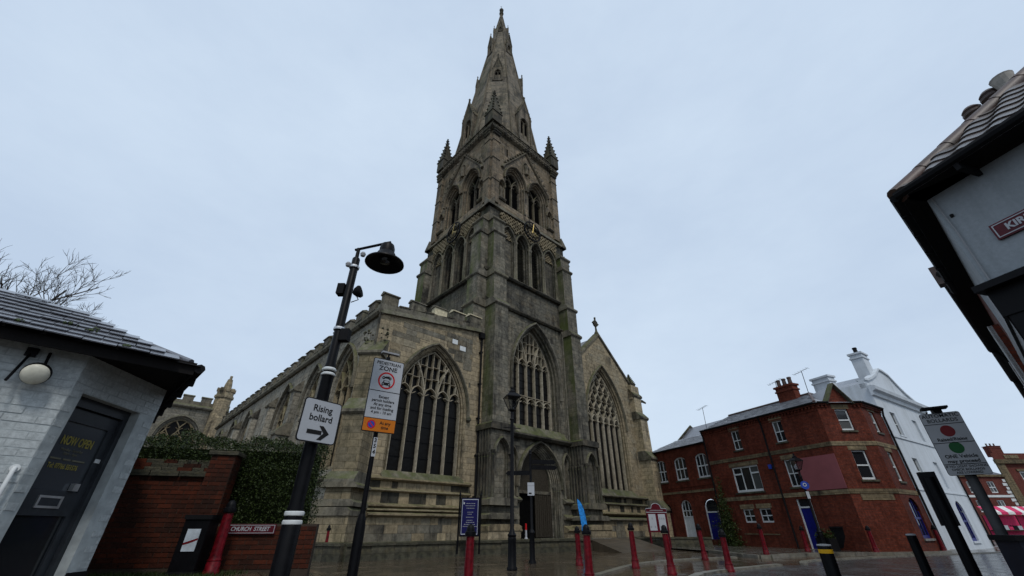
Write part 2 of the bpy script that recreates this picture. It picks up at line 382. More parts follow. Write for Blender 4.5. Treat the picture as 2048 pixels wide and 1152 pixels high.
pm=MB(); fc=MB().face(pv,[],0); pm.v=[(x,z,.075) for x,y,z in fc.v]; pm.f=fc.f; pm.build('pavement',PAVE2,kind='structure')
def kerb(path,h,wd,name,ln=.92):
    root=obj(name,None,None,(0,0,0),kind='structure')
    for a,b in zip(path,path[1:]):
        L=math.hypot(b[0]-a[0],b[1]-a[1]); k=max(1,round(L/ln)); ang=math.atan2(b[1]-a[1],b[0]-a[0])
        for i in range(k):
            t=(i+.5)/k; o=obj('kerb_stone',cube(S_KERB),root,(a[0]+(b[0]-a[0])*t,a[1]+(b[1]-a[1])*t,h/2),ang,(L/k-.012,wd,h+random.uniform(0,.006)))
    return root
def smooth(p,n=4):
    out=[]
    for i in range(len(p)-1):
        p0=p[max(i-1,0)];p1=p[i];p2=p[i+1];p3=p[min(i+2,len(p)-1)]
        for k in range(n):
            t=k/n; out.append(tuple(.5*((2*p1[q])+(-p0[q]+p2[q])*t+(2*p0[q]-5*p1[q]+4*p2[q]-p3[q])*t*t+(-p0[q]+3*p1[q]-3*p2[q]+p3[q])*t**3) for q in (0,1)))
    return out+[p[-1]]
kerb(smooth([(1.2,10.9),(2.4,13.2),(4.2,16.4),(6.1,18.4),(9.4,20.3)],3),.05,.22,'kerb_line')
kerb(smooth([(3.1,9.5),(4.97,13.0),(7.35,15.06),(8.92,16.18)],3),.06,.22,'kerb_line')
kerb(smooth([(10.0,16.6),(11.5,18.4),(17,21.),(25,24.3)],4),.05,.22,'kerb_line')
kerb(smooth([(10.1,24.4),(10.3,20.0),(13.,21.4),(20.3,22.9),(23.1,25.0)],4),.12,.2,'kerb_line')
# terrace round the church with its mossy retaining wall
ter=[(-32,42),(-10.2,21.6),(-7.9,18.7),(-6.3,17.9),(-4.1,20.1),(-1.6,22.1),(4.3,26.2),(9,30.6),(8.6,31),(-20,60)]
tm=MB(); fc=MB().face(ter,[],0); tm.v=[(x,z,.56) for x,y,z in fc.v]; tm.f=fc.f; tm.build('church_terrace',PAVE2,kind='structure')
rw=thing('retaining_wall','long low mossy stone retaining wall along the foot of the church','wall')
edge=[(-32,42),(-10.2,21.6),(-7.9,18.7),(-6.3,17.9),(-4.1,20.1),(-1.6,22.1),(4.3,26.2)]
for a,b in zip(edge,edge[1:]):
    L=math.hypot(b[0]-a[0],b[1]-a[1]); ang=math.atan2(b[1]-a[1],b[0]-a[0]); nn=max(1,round(L/1.15))
    for i in range(nn):
        t0=(i+.003)/nn;t1=(i+.997)/nn; tt=(t0+t1)/2
        for (z0,z1,pr) in ((-.05,.49,.0),(.49,.6,.06)):
            off=-pr/2+random.uniform(-.008,.008)
            obj('coping_stone' if z0>.2 else 'wall_stone',cube(S_TERR),rw,(a[0]+(b[0]-a[0])*tt+math.sin(ang)*(-off)*-1*-1,a[1]+(b[1]-a[1])*tt+math.cos(ang)*off,(z0+z1)/2+random.uniform(-.006,.006)),ang,(L/nn*.992,.34+pr,z1-z0))
rw2=thing('retaining_wall','short mossy stone retaining wall beside the red notice board','wall')
a,b=(7.5,28.6),(12.3,29.3); L=math.hypot(b[0]-a[0],b[1]-a[1]); ang=math.atan2(b[1]-a[1],b[0]-a[0])
for i in range(4):
    tt=(i+.5)/4
    obj('wall_stone',cube(S_TERR),rw2,(a[0]+(b[0]-a[0])*tt,a[1]+(b[1]-a[1])*tt,.23),ang,(L/4*.993,.36,.5)); obj('coping_stone',cube(S_TERR),rw2,(a[0]+(b[0]-a[0])*tt,a[1]+(b[1]-a[1])*tt,.54),ang,(L/4*.993,.44,.1))
ft=[(7.5,28.7),(12.3,29.4),(13.4,34.3),(10,40),(4,34)]
tm=MB(); fc=MB().face(ft,[],0); tm.v=[(x,z,.5) for x,y,z in fc.v]; tm.f=fc.f; tm.build('forecourt',PAVE2,kind='structure')
rp_=MB().add([(4.3,26.2,.555),(7.5,28.6,.555),(8.9,26.7,.0),(5.6,24.3,.0)],[(0,1,2,3)]).add([(4.3,26.2,.555),(7.5,28.6,.555),(9.6,31.2,.555),(8.9,30.5,.555)],[(0,1,2,3)]); rp_.add([(4.3,26.2,.555),(5.6,24.3,0),(4.3,26.2,-.05)],[(0,1,2)]).add([(4.3,26.2,.555),(9,30.6,.555),(9,30.6,-.05),(4.3,26.2,-.05)],[(0,1,2,3)]); rp_.build('ramp',PAVER,kind='structure')
# ------------------------------------------------------------------ the church
CH=thing('church','large gothic stone church with a tall spire and battlemented aisles','church',(-1.879,25,0),R(43))
W=9.35; C=W/2
MW=Matrix.Identity(4); MN=rotM(R(-90),(0,W,0)); MS=rotM(R(90),(W,0,0)); ME=rotM(R(180),(W,W,0))
LM=42.; MF=rotM(R(-90),(-7.4,LM,0))          # north flank: a = LM - y
FACING={}                                     # joined ashlar of the farther walls, one mesh per kind of stone
NST=[0]
def ashlar(M,x0,x1,z0,z1,test=None,ch=.32,lm=(.45,.95),pr=.012,depth=0.,single=None,mat=None):
    z=z0
    while z<z1-.08:
        zb=min(z+ch*random.uniform(.85,1.12),z1)
        if z1-zb<.12: zb=z1
        x=x0-random.uniform(0,.4)
        while x<x1:
            xb=x+random.uniform(*lm); xa=max(x,x0); xe=min(xb,x1)
            if xe-xa>.12 and (test is None or all(test(p,q) for p in (xa,(xa+xe)/2,xe) for q in (z,(z+zb)/2,zb))):
                p=pr+random.uniform(-.006,.008); gx=.007
                if single is not None and NST[0]<300:
                    NST[0]+=1; block('stone',single(xa,z),CH,xa+gx,xe-gx,depth-p,depth+.05,z+gx,zb-gx)
                else:
                    mb=FACING.setdefault((mat or S_BLOCKG).name,MB()); mb.M=M; mb.box(xa+gx,xe-gx,depth-p,depth+.03,z+gx,zb-gx)
            x=xb
        z=zb
ST0=[(0,0),(.03,.06),(.1,.08),(.1,.2),(.16,.24),(.16,.34),(.24,.38),(.24,.5)]
def window(M,cx,a,zs,h,z0,st,nl,style,trim,mw=.12,zh=None,glass=None,wall=None,zt=None,sill=1.2,bars=.55):
    """moulded reveal, mullions and tracery, a pane for each light"""
    r=rad(a,h); D,Y=st[-1]; ai=a-D; zb=z0+sill*D
    if wall is not None: wall.M=M; reveal(wall,cx,a,zs,r,z0,st,sill)
    zh=zh or zs-.2; y0,y1=Y-.3,Y-.04
    t=MB(M); ins=lambda x,z:inside(x,z,cx,a,zs,r,zb-.01,D-.02)
    t.strip(arch(cx,a,zs,r,zb,D+mw*.3)[::1],mw*.9,y0,y1)
    t.box(cx-ai,cx+ai,y0,y1,zb-.02,zb+.1)
    lw=2*ai/nl; ms=[cx-ai+lw*i for i in range(1,nl)]
    def add(path,wd):
        for s in clip(path,ins): t.strip(s,wd,y0,y1)
    def heads(z,k=.75,w=.8):
        for i in range(nl):
            lx=cx-ai+lw*(i+.5); add(arch(lx,lw/2,z,rad(lw/2,lw*k),z,mw*.3)[1:-1],mw*w)
            for sg in (-1,1): add(line((lx+sg*lw*.4,z+lw*.02),(lx+sg*lw*.16,z+lw*.16),4),mw*.5)
    top=zs+math.sqrt((r-D)**2-(r-a)**2)
    if style=='perp':
        for m_ in ms: add(line((m_,zb),(m_,zh+.35)),mw)
        heads(zh,.62)
        mid=nl//2
        for sg in (-1,1):
            m_=ms[1] if sg<0 else ms[-2]
            p=[(m_+sg*(.0+1.15*lw*(k/24)**1.7),zh+(top-zh)*.9*k/24) for k in range(25)]; add(p,mw*1.5)
            add(line((m_,zh),(m_,top)),mw*.6)
            m_=ms[0] if sg<0 else ms[-1]
            p=[(m_-sg*0,zh+(top-zh)*.8*k/24) for k in range(25)]; add(p,mw*.7)
        for i in range(nl):
            lx=cx-ai+lw*(i+.5); add(line((lx,zh+lw*.6),(lx,top)),mw*.55)
        for q in (.36,.62): 
            for i in range(nl*2): 
                xa=cx-ai+lw*i/2; add(line((xa,zh+(top-zh)*q+(.06 if i%2 else 0)),(xa+lw/2,zh+(top-zh)*q+(.06 if i%2 else 0)),6),mw*.55)
        if zt:
            heads(zt,.55,.7); add(line((cx-ai,zt+lw*.62),(cx+ai,zt+lw*.62)),mw*.8)
    elif style=='ret':
        for m_ in ms: add(line((m_,zb),(m_,zh)),mw)
        heads(zh-.25,.8); hc=lw*1.0
        for m_ in [cx-ai-lw,cx-ai]+ms+[cx+ai,cx+ai+lw]:
            for sg in (-1,1):
                p=[(m_+sg*lw*.5*(1-math.cos(math.pi*k/14))/2,zh+hc*k/14) for k in range(14*7)]; add(p,mw*.85)
        zz=zh+hc
        k=0
        while zz<top:
            for m_ in [cx-ai]+ms+[cx+ai]:
                xx=m_+(lw/2 if k%2==0 else 0)
                for da,db in ((.2,0),(-.2,0)): add(line((xx+da*lw*.2,zz-.05),(xx+da*lw*1.4,zz+hc*.12),4),mw*.45)
            zz+=hc; k+=1
    else:   # two lights under a plain eye
        for m_ in ms: add(line((m_,zb),(m_,zh+.2)),mw)
        heads(zh,.8); 
        for m_ in ms:
            for sg in (-1,1): add([(m_+sg*ai*.9*(k/20)**1.5,zh+.1+(top-zh)*.85*k/20) for k in range(21)],mw*.8)
    wo=t.build('window_tracery',trim,CH)
    if glass is None: glass=G_CH
    ztop=lambda x: zs+math.sqrt(max((r-D)**2-(abs(x-cx)+r-a)**2,0))
    for i in range(nl):
        xa=cx-ai+lw*i+.01; xb=xa+lw-.02
        xs=[xa+(xb-xa)*k/6 for k in range(7)]
        up=[(x,max(ztop(x),zb+.05)) for x in xs]
        q=MB(M).face([(xa,zb),(xb,zb)]+up[::-1],[],Y-.06); q.build('pane',glass,wo)
    if bars:
        b=MB(M); z=zb+bars
        while z<zh-.1: b.box(cx-ai,cx+ai,Y-.1,Y-.07,z,z+.03); z+=bars
        b.build('saddle_bars',BLKM,wo)
    return wo
def hood(M,cx,a,zs,h,d,wd,pr,mat,name='hood_mould',drop=.3):
    pr*=1.5; r=rad(a,h); p=arch(cx,a,zs,r,zs-drop,-d); MB(M).strip(p,wd,-pr,.03).build(name,mat,CH)
def course(M,x0,x1,z,hh,pr,mat,name='string_course',slope=True):
    """projecting string with a sloped top, running along a wall face"""
    pr*=1.45; hh*=1.2; t=MB(M); prof=[(.02,z-hh),(-pr*.6,z-hh),(-pr,z-hh*.6),(-pr,z-hh*.35),(.02,z+(hh*.35 if slope else 0))]
    t.prism(prof,x0,x1,'yz'); return t.build(name,mat,CH)
def buttress(M,x0,x1,steps,mat,trim,name='buttress'):
    """steps: list of (z_top, projection) from the ground up, each with a weathered set-off"""
    prof=[(.1,steps[0][2] if len(steps[0])>2 else .5)]; z=prof[0][1]; out=[]
    pts=[(.1,z)]; lastp=None
    for i,s in enumerate(steps):
        zt,p=s[0],s[1]; nxt=steps[i+1][1] if i+1<len(steps) else -.02
        pts+=[(-p,z),(-p,zt)]; z=zt+(p-nxt)*1.25
        if i+1==len(steps): pts.append((.1,z))
    MB(M).prism(pts,x0,x1,'yz').build(name,mat,CH)
    for i,s in enumerate(steps):
        zt,p=s[0],s[1]; nxt=steps[i+1][1] if i+1<len(steps) else -.02
        t=MB(M); t.prism([(-p-.03,zt-.24),(-p-.13,zt-.15),(-p-.13,zt-.02),(-nxt+.0,zt+(p-nxt)*1.25+.06),(.0,zt+(p-nxt)*1.25+.06),(.0,zt-.24)],x0-.1,x1+.1,'yz'); t.build('set_off',trim,CH)
def shaft(mb,x,y,z0,z1,r=.09,n=8):
    mb.lathe([(r*1.7,z0),(r*1.7,z0+.12),(r,z0+.22),(r,z1-.3),(r*1.25,z1-.25),(r,z1-.22),(r*1.9,z1-.03),(r*1.9,z1)],(x,y),n)
def shafts(M,lst,name,mat):
    for x,y,z0,z1,r in lst: q=MB(M); shaft(q,x,y,z0,z1,r); q.build(name,mat,CH,True)
def crockets(mb,p0,p1,n,sz):
    a,b=Vector(p0),Vector(p1)
    for i in range(n):
        c=a+(b-a)*((i+.6)/n); s=sz*(1-.35*i/n)
        mb.lathe([(0.01,c.z-s*.4),(s*.75,c.z-s*.1),(s*.9,c.z+s*.3),(.02,c.z+s*.65)],(c.x,c.y),5)
def pinnacle(x,y,z0,wd,hs,hp,mat,ph=R(45),parent=None,name='pinnacle'):
    t=MB(); h=wd/2; t.box(x-h,x+h,y-h,y+h,z0,z0+hs)
    t.box(x-h*1.12,x+h*1.12,y-h*1.12,y+h*1.12,z0+hs-.12,z0+hs)
    t.lathe([(h*1.38,z0+hs),(h*.16,z0+hs+hp*.9),(h*.3,z0+hs+hp*.92),(h*.34,z0+hs+hp*.96),(h*.1,z0+hs+hp),(h*.22,z0+hs+hp*1.03),(.02,z0+hs+hp*1.07)],(x,y),4,True,ph)
    for k in range(4):
        an=ph+k*math.pi/2; crockets(t,(x+h*1.36*math.cos(an),y+h*1.36*math.sin(an),z0+hs),(x+h*.2*math.cos(an),y+h*.2*math.sin(an),z0+hs+hp*.9),6,wd*.14)
    return t.build(name,mat,CH)
# --- tower, lowest stage (west front)
wb=MB(); wwin=dict(cx=5.0,a=2.45,zs=10.4,h=4.3,z0=6.75); dr=dict(cx=5.05,a=2.0,zs=3.35,h=2.6,z0=.56)
lanc=[(2.55,.36,4.75,.75,2.6),(7.75,.36,4.75,.75,2.6)]
holes=[arch(wwin['cx'],wwin['a'],wwin['zs'],rad(wwin['a'],wwin['h']),wwin['z0']),arch(dr['cx'],dr['a'],dr['zs'],rad(dr['a'],dr['h']),dr['z0'])]
holes+=[arch(cx,a,zs,rad(a,h),z0) for cx,a,zs,h,z0 in lanc]
wb.face([(0,.5),(W,.5),(W,15.2),(0,15.2)],holes,0)
for cx,a,zs,h,z0 in lanc: 
    reveal(wb,cx,a,zs,rad(a,h),z0,[(0,0),(.0,.1),(.06,.12),(.06,.3)]); wb.face(arch(cx,a,zs,rad(a,h),z0,.06),[],.3)
    hood(MW,cx,a,zs,h,.06,.12,.1,S_TRIM,'lancet_moulding',.0)
    shafts(MW,[(cx-a-.02,-.06,2.7,4.75,.055),(cx+a+.02,-.06,2.7,4.75,.055)],'nook_shaft',S_TRIM)
    course(MW,cx-.6,cx+.6,2.65,.2,.2,S_TRIM,'niche_sill')
window(MW,wwin['cx'],wwin['a'],wwin['zs'],wwin['h'],wwin['z0'],[(0,0),(.05,.08),(.14,.1),(.14,.3),(.22,.36),(.22,.55),(.36,.6),(.36,.85)],5,'perp',S_TRIMP,.12,11.4,wall=wb,zt=8.6,sill=.6)
reveal(wb,dr['cx'],dr['a'],dr['zs'],rad(dr['a'],dr['h']),dr['z0'],[(0,0),(.06,.02),(.06,.07),(.14,.1),(.14,.17),(.22,.2),(.22,.27),(.3,.3),(.3,.37),(.38,.4),(.38,.48),(.46,.52),(.46,.75)],0)
wb.box(-.0,W,.9,W,.5,3.2) if False else None
wb.build('tower_wall',S_GREY,CH)
tb=MB(); tb.box(.02,W-.02,9.3,W,.5,15.2); tb.face([(0,.5),(W,.5),(W,15.2),(0,15.2)],[],0) if False else None
tb.M=MN; tb.face([(0,.5),(W,.5),(W,15.2),(0,15.2)],[],0); tb.M=MS; tb.face([(0,.5),(W,.5),(W,15.2),(0,15.2)],[],0); tb.build('tower_side_wall',S_GREY,CH)
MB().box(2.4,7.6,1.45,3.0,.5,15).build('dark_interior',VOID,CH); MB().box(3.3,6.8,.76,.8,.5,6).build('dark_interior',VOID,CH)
hood(MW,wwin['cx'],wwin['a'],wwin['zs'],wwin['h'],.1,.2,.14,S_TRIM,drop=1.2)
hood(MW,dr['cx'],dr['a'],dr['zs'],dr['h'],.08,.2,.16,S_TRIM,drop=.1)
# door shafts, lintel, leaves
for i,(d,y) in enumerate(((.1,.05),(.18,.14),(.26,.24),(.34,.34))):
    for sg in (-1,1):
        q=MB(); shaft(q,dr['cx']+sg*(dr['a']-d+.02),y,.56,3.4,.06); q.build('door_shaft',S_TRIM,CH,True)
MB().box(3.5,6.6,.5,.68,2.95,3.12).build('door_lintel',S_TRIM,CH)
dl=obj('door_leaf',None,CH)
for i in range(8):
    x=5.08+i*.185; block('board',TIMBER,dl,x+.006,x+.179,.54+(.012 if i%2 else 0),.6,.58,2.95)
for i in range(9): MB().box(5.06+i*.185,5.085+i*.185,.5,.54,.58,2.95).build('muntin',TIMBER,dl)
MB().prism([(3.55,3.12),(6.55,3.12),(6.4,4.3),(5.9,5.2),(5.05,5.9),(4.2,5.2),(3.7,4.3)],.64,.7).build('tympanum',TIMBER,CH)
course(MW,1.2,8.5,6.45,.32,.34,S_TRIMD,'window_sill_course')
MB().prism([(-.36,6.3),(-.36,6.36),(.05,6.95),(.05,6.3)],2.3,7.7,'yz').build('window_sill',S_TRIM,CH)
course(MW,1.1,2.95,1.75,.2,.16,S_TRIM); course(MW,7.15,8.6,1.75,.2,.16,S_TRIM); course(MW,1.1,3.0,1.1,.25,.3,S_TRIMW,'plinth_course'); course(MW,7.1,8.6,1.1,.25,.3,S_TRIMW,'plinth_course')
for z in (1.1,):
    MB().box(1.1,2.98,-.28,0,.5,.86).build('plinth',S_WARM,CH); MB().box(7.12,8.6,-.28,0,.5,.86).build('plinth',S_WARM,CH)
tt=lambda x,z: not (inside(x,z,5.0,2.85,10.4,rad(2.45,4.3)+.4,5.9)) and not inside(x,z,dr['cx'],2.3,3.35,rad(2.0,2.6)+.3,.4) and not any(inside(x,z,c,a+.12,zs,rad(a,h)+.12,z0-.3) for c,a,zs,h,z0 in lanc)
ashlar(MW,1.35,8.1,1.95,6.0,tt,.28); ashlar(MW,1.35,8.1,6.9,15.0,tt,.34)
# porch-stage bases of the two west buttresses, with blind lancets and clustered shafts
for x0,x1 in ((-.25,1.35),(8.1,9.65)):
    m=MB(); cx=(x0+x1)/2; y=-1.3; a=.5
    h=[arch(cx,a,4.75,rad(a,.8),2.5)]
    m.face([(x0,.5),(x1,.5),(x1,6.1),(x0,6.1)],h,y); m.M=Matrix.Translation((0,y,0)); reveal(m,cx,a,4.75,rad(a,.8),2.5,[(0,0),(.0,.1),(.06,.12),(.06,.35)]); m.face(arch(cx,a,4.75,rad(a,.8),2.5,.06),[],.35); m.M=None
    m.add([(x0,y,.5),(x0,0,.5),(x0,0,6.1),(x0,y,6.1)],[(0,1,2,3)]); m.add([(x1,y,.5),(x1,0,.5),(x1,0,6.1),(x1,y,6.1)],[(0,1,2,3)])
    m.build('buttress_base',S_DARK,CH)
    MM=Matrix.Translation((0,y,0)); hood(MM,cx,a,4.75,.8,.05,.12,.1,S_TRIM,'lancet_moulding',0)
    shafts(MW,[(sx,y-.08,2.4,4.85,.07) for sx in (x0+.08,x1-.08)]+[(sx,y+.2+.25*k,2.4,4.75,.06) for sx in (x0-.06,x1+.06) for k in range(5)],'cluster_shaft',S_TRIMD)
    for k in range(5): q=MB(); q.lathe([(.05,4.8),(.05,6.0)],(x0-.04,y+.2+.25*k),6); q.build('upper_shaft',S_TRIMD,CH,True)
    for zz,hh,pr,mt in ((2.42,.3,.22,S_TRIM),(1.7,.22,.3,S_TRIM),(1.2,.24,.38,S_TRIMW),(6.35,.34,.16,S_TRIMD)):
        t=MB(); t.prism([(x0-pr,zz-hh),(x1+pr,zz-hh),(x1+pr,zz-.04),(x1+pr*.4,zz+.05),(x0-pr*.4,zz+.05),(x0-pr,zz-.04)],y-pr,.0,'xz'); t.build('base_course',mt,CH)
    MB().box(x0-.34,x1+.34,y-.34,0,.5,.98).build('plinth',S_WARM,CH)
# --- tower, middle stages
MID=[]
for M in (MW,MN,MS,ME):
    t=MB(M); i0=.08
    bays=[(C-3.4,C-1.7,0),(C-1.7,C,1),(C,C+1.7,1),(C+1.7,C+3.4,0)]
    hs=[]; 
    for x0,x1,op in bays:
        a=(x1-x0)/2-.1; cx=(x0+x1)/2; hs.append(arch(cx,a,21.75,rad(a,1.2),18.05))
    t.face([(0,15.2),(W,15.2),(W,24.3),(0,24.3)],hs,i0)
    for x0,x1,op in bays:
        a=(x1-x0)/2-.1; cx=(x0+x1)/2
        reveal(t,cx,a,21.75,rad(a,1.2),18.05,[(0,i0),(.06,i0+.02),(.06,i0+.1),(.12,i0+.14),(.12,i0+.35 if op else i0+.24)])
        if not op: t.face(arch(cx,a,21.75,rad(a,1.2),18.05,.12),[],i0+.24)
        else: reveal(t,cx,a,21.75,rad(a,1.2),18.05,[(.12,i0+.35),(.2,i0+.4),(.2,i0+.8)])
    t.build('tower_wall',S_DARK,CH)
    if M in (MW,MN):
        for x0,x1,op in bays:
            a=(x1-x0)/2-.1; cx=(x0+x1)/2
            hood(M,cx,a,21.75,1.2,.04,.14,.06,S_TRIM,'arch_moulding',0)
            if op:
                lv=MB(M)
                for k in range(14): z=18.1+k*.27; lv.add([(cx-a,i0+.75,z),(cx+a,i0+.75,z),(cx+a,i0+.45,z+.2),(cx-a,i0+.45,z+.2)],[(0,1,2,3)])
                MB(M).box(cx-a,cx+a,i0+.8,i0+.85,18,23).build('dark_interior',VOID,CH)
                lv.build('louvres',S_TRIMD,CH)
        shafts(M,[(x+dx,i0-.06,17.95,21.75,.085) for x in (C-3.4,C-1.7,C,C+1.7,C+3.4) for dx in (-.1,.1)],'arcade_shaft',S_TRIM)
        # diaper lattice in the spandrels
        tes=lambda x,z: 1.1<x<W-1.1 and 21.95<z<24.2 and not any(inside(x,z,(x0+x1)/2,(x1-x0)/2+.06,21.75,rad((x1-x0)/2-.1,1.2)+.16,18) for x0,x1,_ in bays) 
        L=MB(M); k=-12
        while k<30:
            b=.9+k*.4
            for sg in (1,-1):
                p=[(b+sg*s*.14*1.0,21.9+s*.14) for s in range(18)]
                for sgm in clip(p,tes): L.strip([sgm[0],sgm[-1]],.1,i0-.2,i0+.02,cham=.95)
            k+=1
        L.build('diaper_lattice',S_TRIMW,CH,kind='stuff')
        # lattice in the heads of the blind outer bays
        L=MB(M)
        for x0,x1,op in bays:
            if op: continue
            cx=(x0+x1)/2; a=(x1-x0)/2-.1
            te=lambda x,z: inside(x,z,cx,a-.14,21.75,rad(a,1.2)-.14,21.8)
            for k in range(-8,9):
                for sg in (1,-1):
                    p=[(cx+k*.3+sg*s*.1,21.8+s*.1) for s in range(14)]
                    for sgm in clip(p,te): L.strip([sgm[0],sgm[-1]],.07,i0+.1,i0+.25,cham=.9)
        L.build('diaper_lattice',S_TRIMW,CH,kind='stuff')
        ashlar(M,1.25,W-1.25,15.45,17.5,None,.34,depth=i0,mat=S_BLOCKK)
    course(M,-.05,W+.05,15.3,.26,.2,S_TRIMD); course(M,-.05,W+.05,17.95,.24,.2,S_TRIMD)
    MB(M).prism([(-.22,24.22),(-.22,24.42),(.42,25.25),(.42,24.22)],-.22,W+.22,'yz').build('weathered_offset',S_TRIM,CH)
    if M is not ME:
        buttress(M,.02,1.22,[(14.7,1.05,.5),(17.2,.85),(21.2,.68),(22.6,.55)],S_BUT,S_TRIM)
        buttress(M,W-1.22,W-.02,[(14.7,1.05,.5),(17.2,.85),(21.2,.68),(22.6,.55)],S_BUT,S_TRIM)
    for x in (1.32,W-1.32):
        for dd in (.05,.2): q=MB(M); q.lathe([(.07,6.4),(.07,15.0)],(x,-dd),6); q.build('angle_shaft',S_TRIM,CH,True)
# clock dials
for M in (MW,MN):
    ck=MB(M@Matrix.Translation((C+.1,-.3,23.75))@Matrix.Rotation(R(90),4,'X'))
    ck.lathe([(.98,-.05),(1.02,-.05),(1.02,.05),(.92,.05),(.92,-.02)],(0,0),32,False); cko=ck.build('clock_dial',BLKM,CH)
    MB(M@Matrix.Translation((C+.1,-.3,23.75))@Matrix.Rotation(R(90),4,'X')).lathe([(.58,-.04),(.62,-.04),(.62,.04),(.58,.04),(.58,-.04)],(0,0),28,False).build('inner_ring',BLKM,cko)
    q=MB(M)
    for k in range(12):
        an=k*math.pi/6; c_,s_=math.cos(an),math.sin(an); q.strip([(C+.1+.66*c_,23.75+.66*s_),(C+.1+.88*c_,23.75+.88*s_)],.05,-.36,-.3)
    q.build('numerals',BLKM,cko)
    MB(M).strip([(C+.1-.06,23.75-.25),(C+.1+.14,23.75+.85)],.07,-.42,-.39).build('minute_hand',GOLD,cko)
    MB(M).strip([(C+.1,23.75),(C+.1+.5,23.75-.28)],.1,-.4,-.37).build('hour_hand',GOLD,cko)
# --- belfry stage
i1=.28
for M in (MW,MN,MS,ME):
    t=MB(M); ops=[(C-1.5,1.28,29.0,1.85,25.75),(C+1.5,1.28,29.0,1.85,25.75)]
    ni=[(1.5,.34,27.6,.6,25.9),(W-1.5,.34,27.6,.6,25.9)]
    sub=[arch(cx,a,zs,rad(a,h),z0) for cx,a,zs,h,z0 in ops+ni]
    t.face([(i1,24.3),(W-i1,24.3),(W-i1,34.6),(i1,34.6)],sub,i1)
    for cx,a,zs,h,z0 in ops: reveal(t,cx,a,zs,rad(a,h),z0,[(0,i1),(.06,i1+.03),(.06,i1+.16),(.16,i1+.24),(.16,i1+.38),(.26,i1+.46),(.26,i1+.75)],.6)
    for cx,a,zs,h,z0 in ni:
        reveal(t,cx,a,zs,rad(a,h),z0,[(0,i1),(.05,i1+.05),(.05,i1+.28)]); t.face(arch(cx,a,zs,rad(a,h),z0,.05),[],i1+.28)
    t.build('tower_wall',S_TOP,CH)
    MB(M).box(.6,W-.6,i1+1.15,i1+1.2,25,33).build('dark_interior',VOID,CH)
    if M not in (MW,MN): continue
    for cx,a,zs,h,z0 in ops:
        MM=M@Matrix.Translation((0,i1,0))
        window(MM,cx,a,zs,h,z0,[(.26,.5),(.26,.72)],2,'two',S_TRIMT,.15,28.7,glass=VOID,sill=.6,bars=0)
        lv=MB(M)
        for k in range(12): z=25.95+k*.3; lv.add([(cx-a+.3,i1+1.0,z+.0),(cx+a-.3,i1+1.0,z),(cx+a-.3,i1+.76,z-.18),(cx-a+.3,i1+.76,z-.18)],[(0,1,2,3)])
        lv.build('louvres',S_TRIMD,CH)
        hood(MM,cx,a,zs,h,.1,.18,.16,S_TRIMT,drop=.2)
        shafts(MM,[(cx+sg*(a+.02-d_),.02+d_*.9,25.8,29.0,.07) for sg in (-1,1) for d_ in (.02,.2)],'jamb_shaft',S_TRIMT)
    MM=M@Matrix.Translation((0,i1,0))
    g_=MB(MM); 
    for sg in (-1,1):
        g_.strip([(C+sg*2.95,30.35),(C,34.25)],.26,-.2,.02); g_.strip([(C+sg*2.95,30.35),(C+sg*3.15,29.9)],.34,-.24,.02)
        for k in range(8):
            x=C+sg*(2.8-2.6*k/8); z=30.75+3.45*k/8; g_.box(x-.09,x+.09,-.26,-.02,z,z+.2)
    g_.build('gable_moulding',S_TRIMT,CH)
    n_=MB(MM); n_.strip(arch(C,.45,32.0,rad(.45,.8),31.0)[:],.1,-.12,.02); n_.build('gable_niche',S_TRIMT,CH)
    def figure(cx,z0,hh,y):
        q=MB(MM); s=hh/1.7
        q.lathe([(.24*s,z0),(.22*s,z0+.5*s),(.2*s,z0+.95*s),(.26*s,z0+1.25*s),(.22*s,z0+1.38*s),(.07*s,z0+1.43*s),(.11*s,z0+1.52*s),(.12*s,z0+1.62*s),(.03*s,z0+1.72*s)],(cx,y),8); q.build('niche_figure',S_TRIMT,CH,True)
    figure(C,31.1,1.5,-.1)
    for cx,a,zs,h,z0 in ni: figure(cx,26.15,1.5,.1); hood(MM,cx,a,zs,h,.05,.12,.12,S_TRIMT,'niche_moulding',.1); course(MM,cx-.45,cx+.45,26.1,.24,.16,S_TRIMT,'niche_sill')
    for x0,x1 in ((i1,1.02),(W-1.02,W-i1)):
        q=MB(M); q.box(x0-.05,x1,i1-.26,i1+.1,25.0,33.6); q.build('corner_pilaster',S_TOP,CH)
        for z in (27.6,30.3,32.7): course(MM,x0-.1,x1+.04,z,.12,.22,S_TRIMD,'pilaster_band')
        q=MB(M)
        for k in range(5):
            for r_ in range(3): x=x0-.05+.17*k; q.lathe([(.02,33.4+.3*r_),(.13,33.5+.3*r_),(.15,33.62+.3*r_),(.03,33.75+.3*r_)],(x+.04*r_,i1-.3-.06*r_),6)
        q.build('carved_corbel',S_TRIMD,CH)
    ashlar(M,1.1,W-1.1,24.9,34.3,lambda x,z: not any(inside(x,z,cx,a+.24,zs,rad(a,h)+.24,z0-.35) for cx,a,zs,h,z0 in ops+ni) and not (abs(abs(x-C)*3.9/2.95+z-34.25)<.42 and z>29.8) ,.36,depth=i1,pr=.01,mat=S_BLOCKT)
    MB(M).box(2.1,2.25,i1-.02,i1+.02,31.9,32.9).build('slit',VOID,CH)
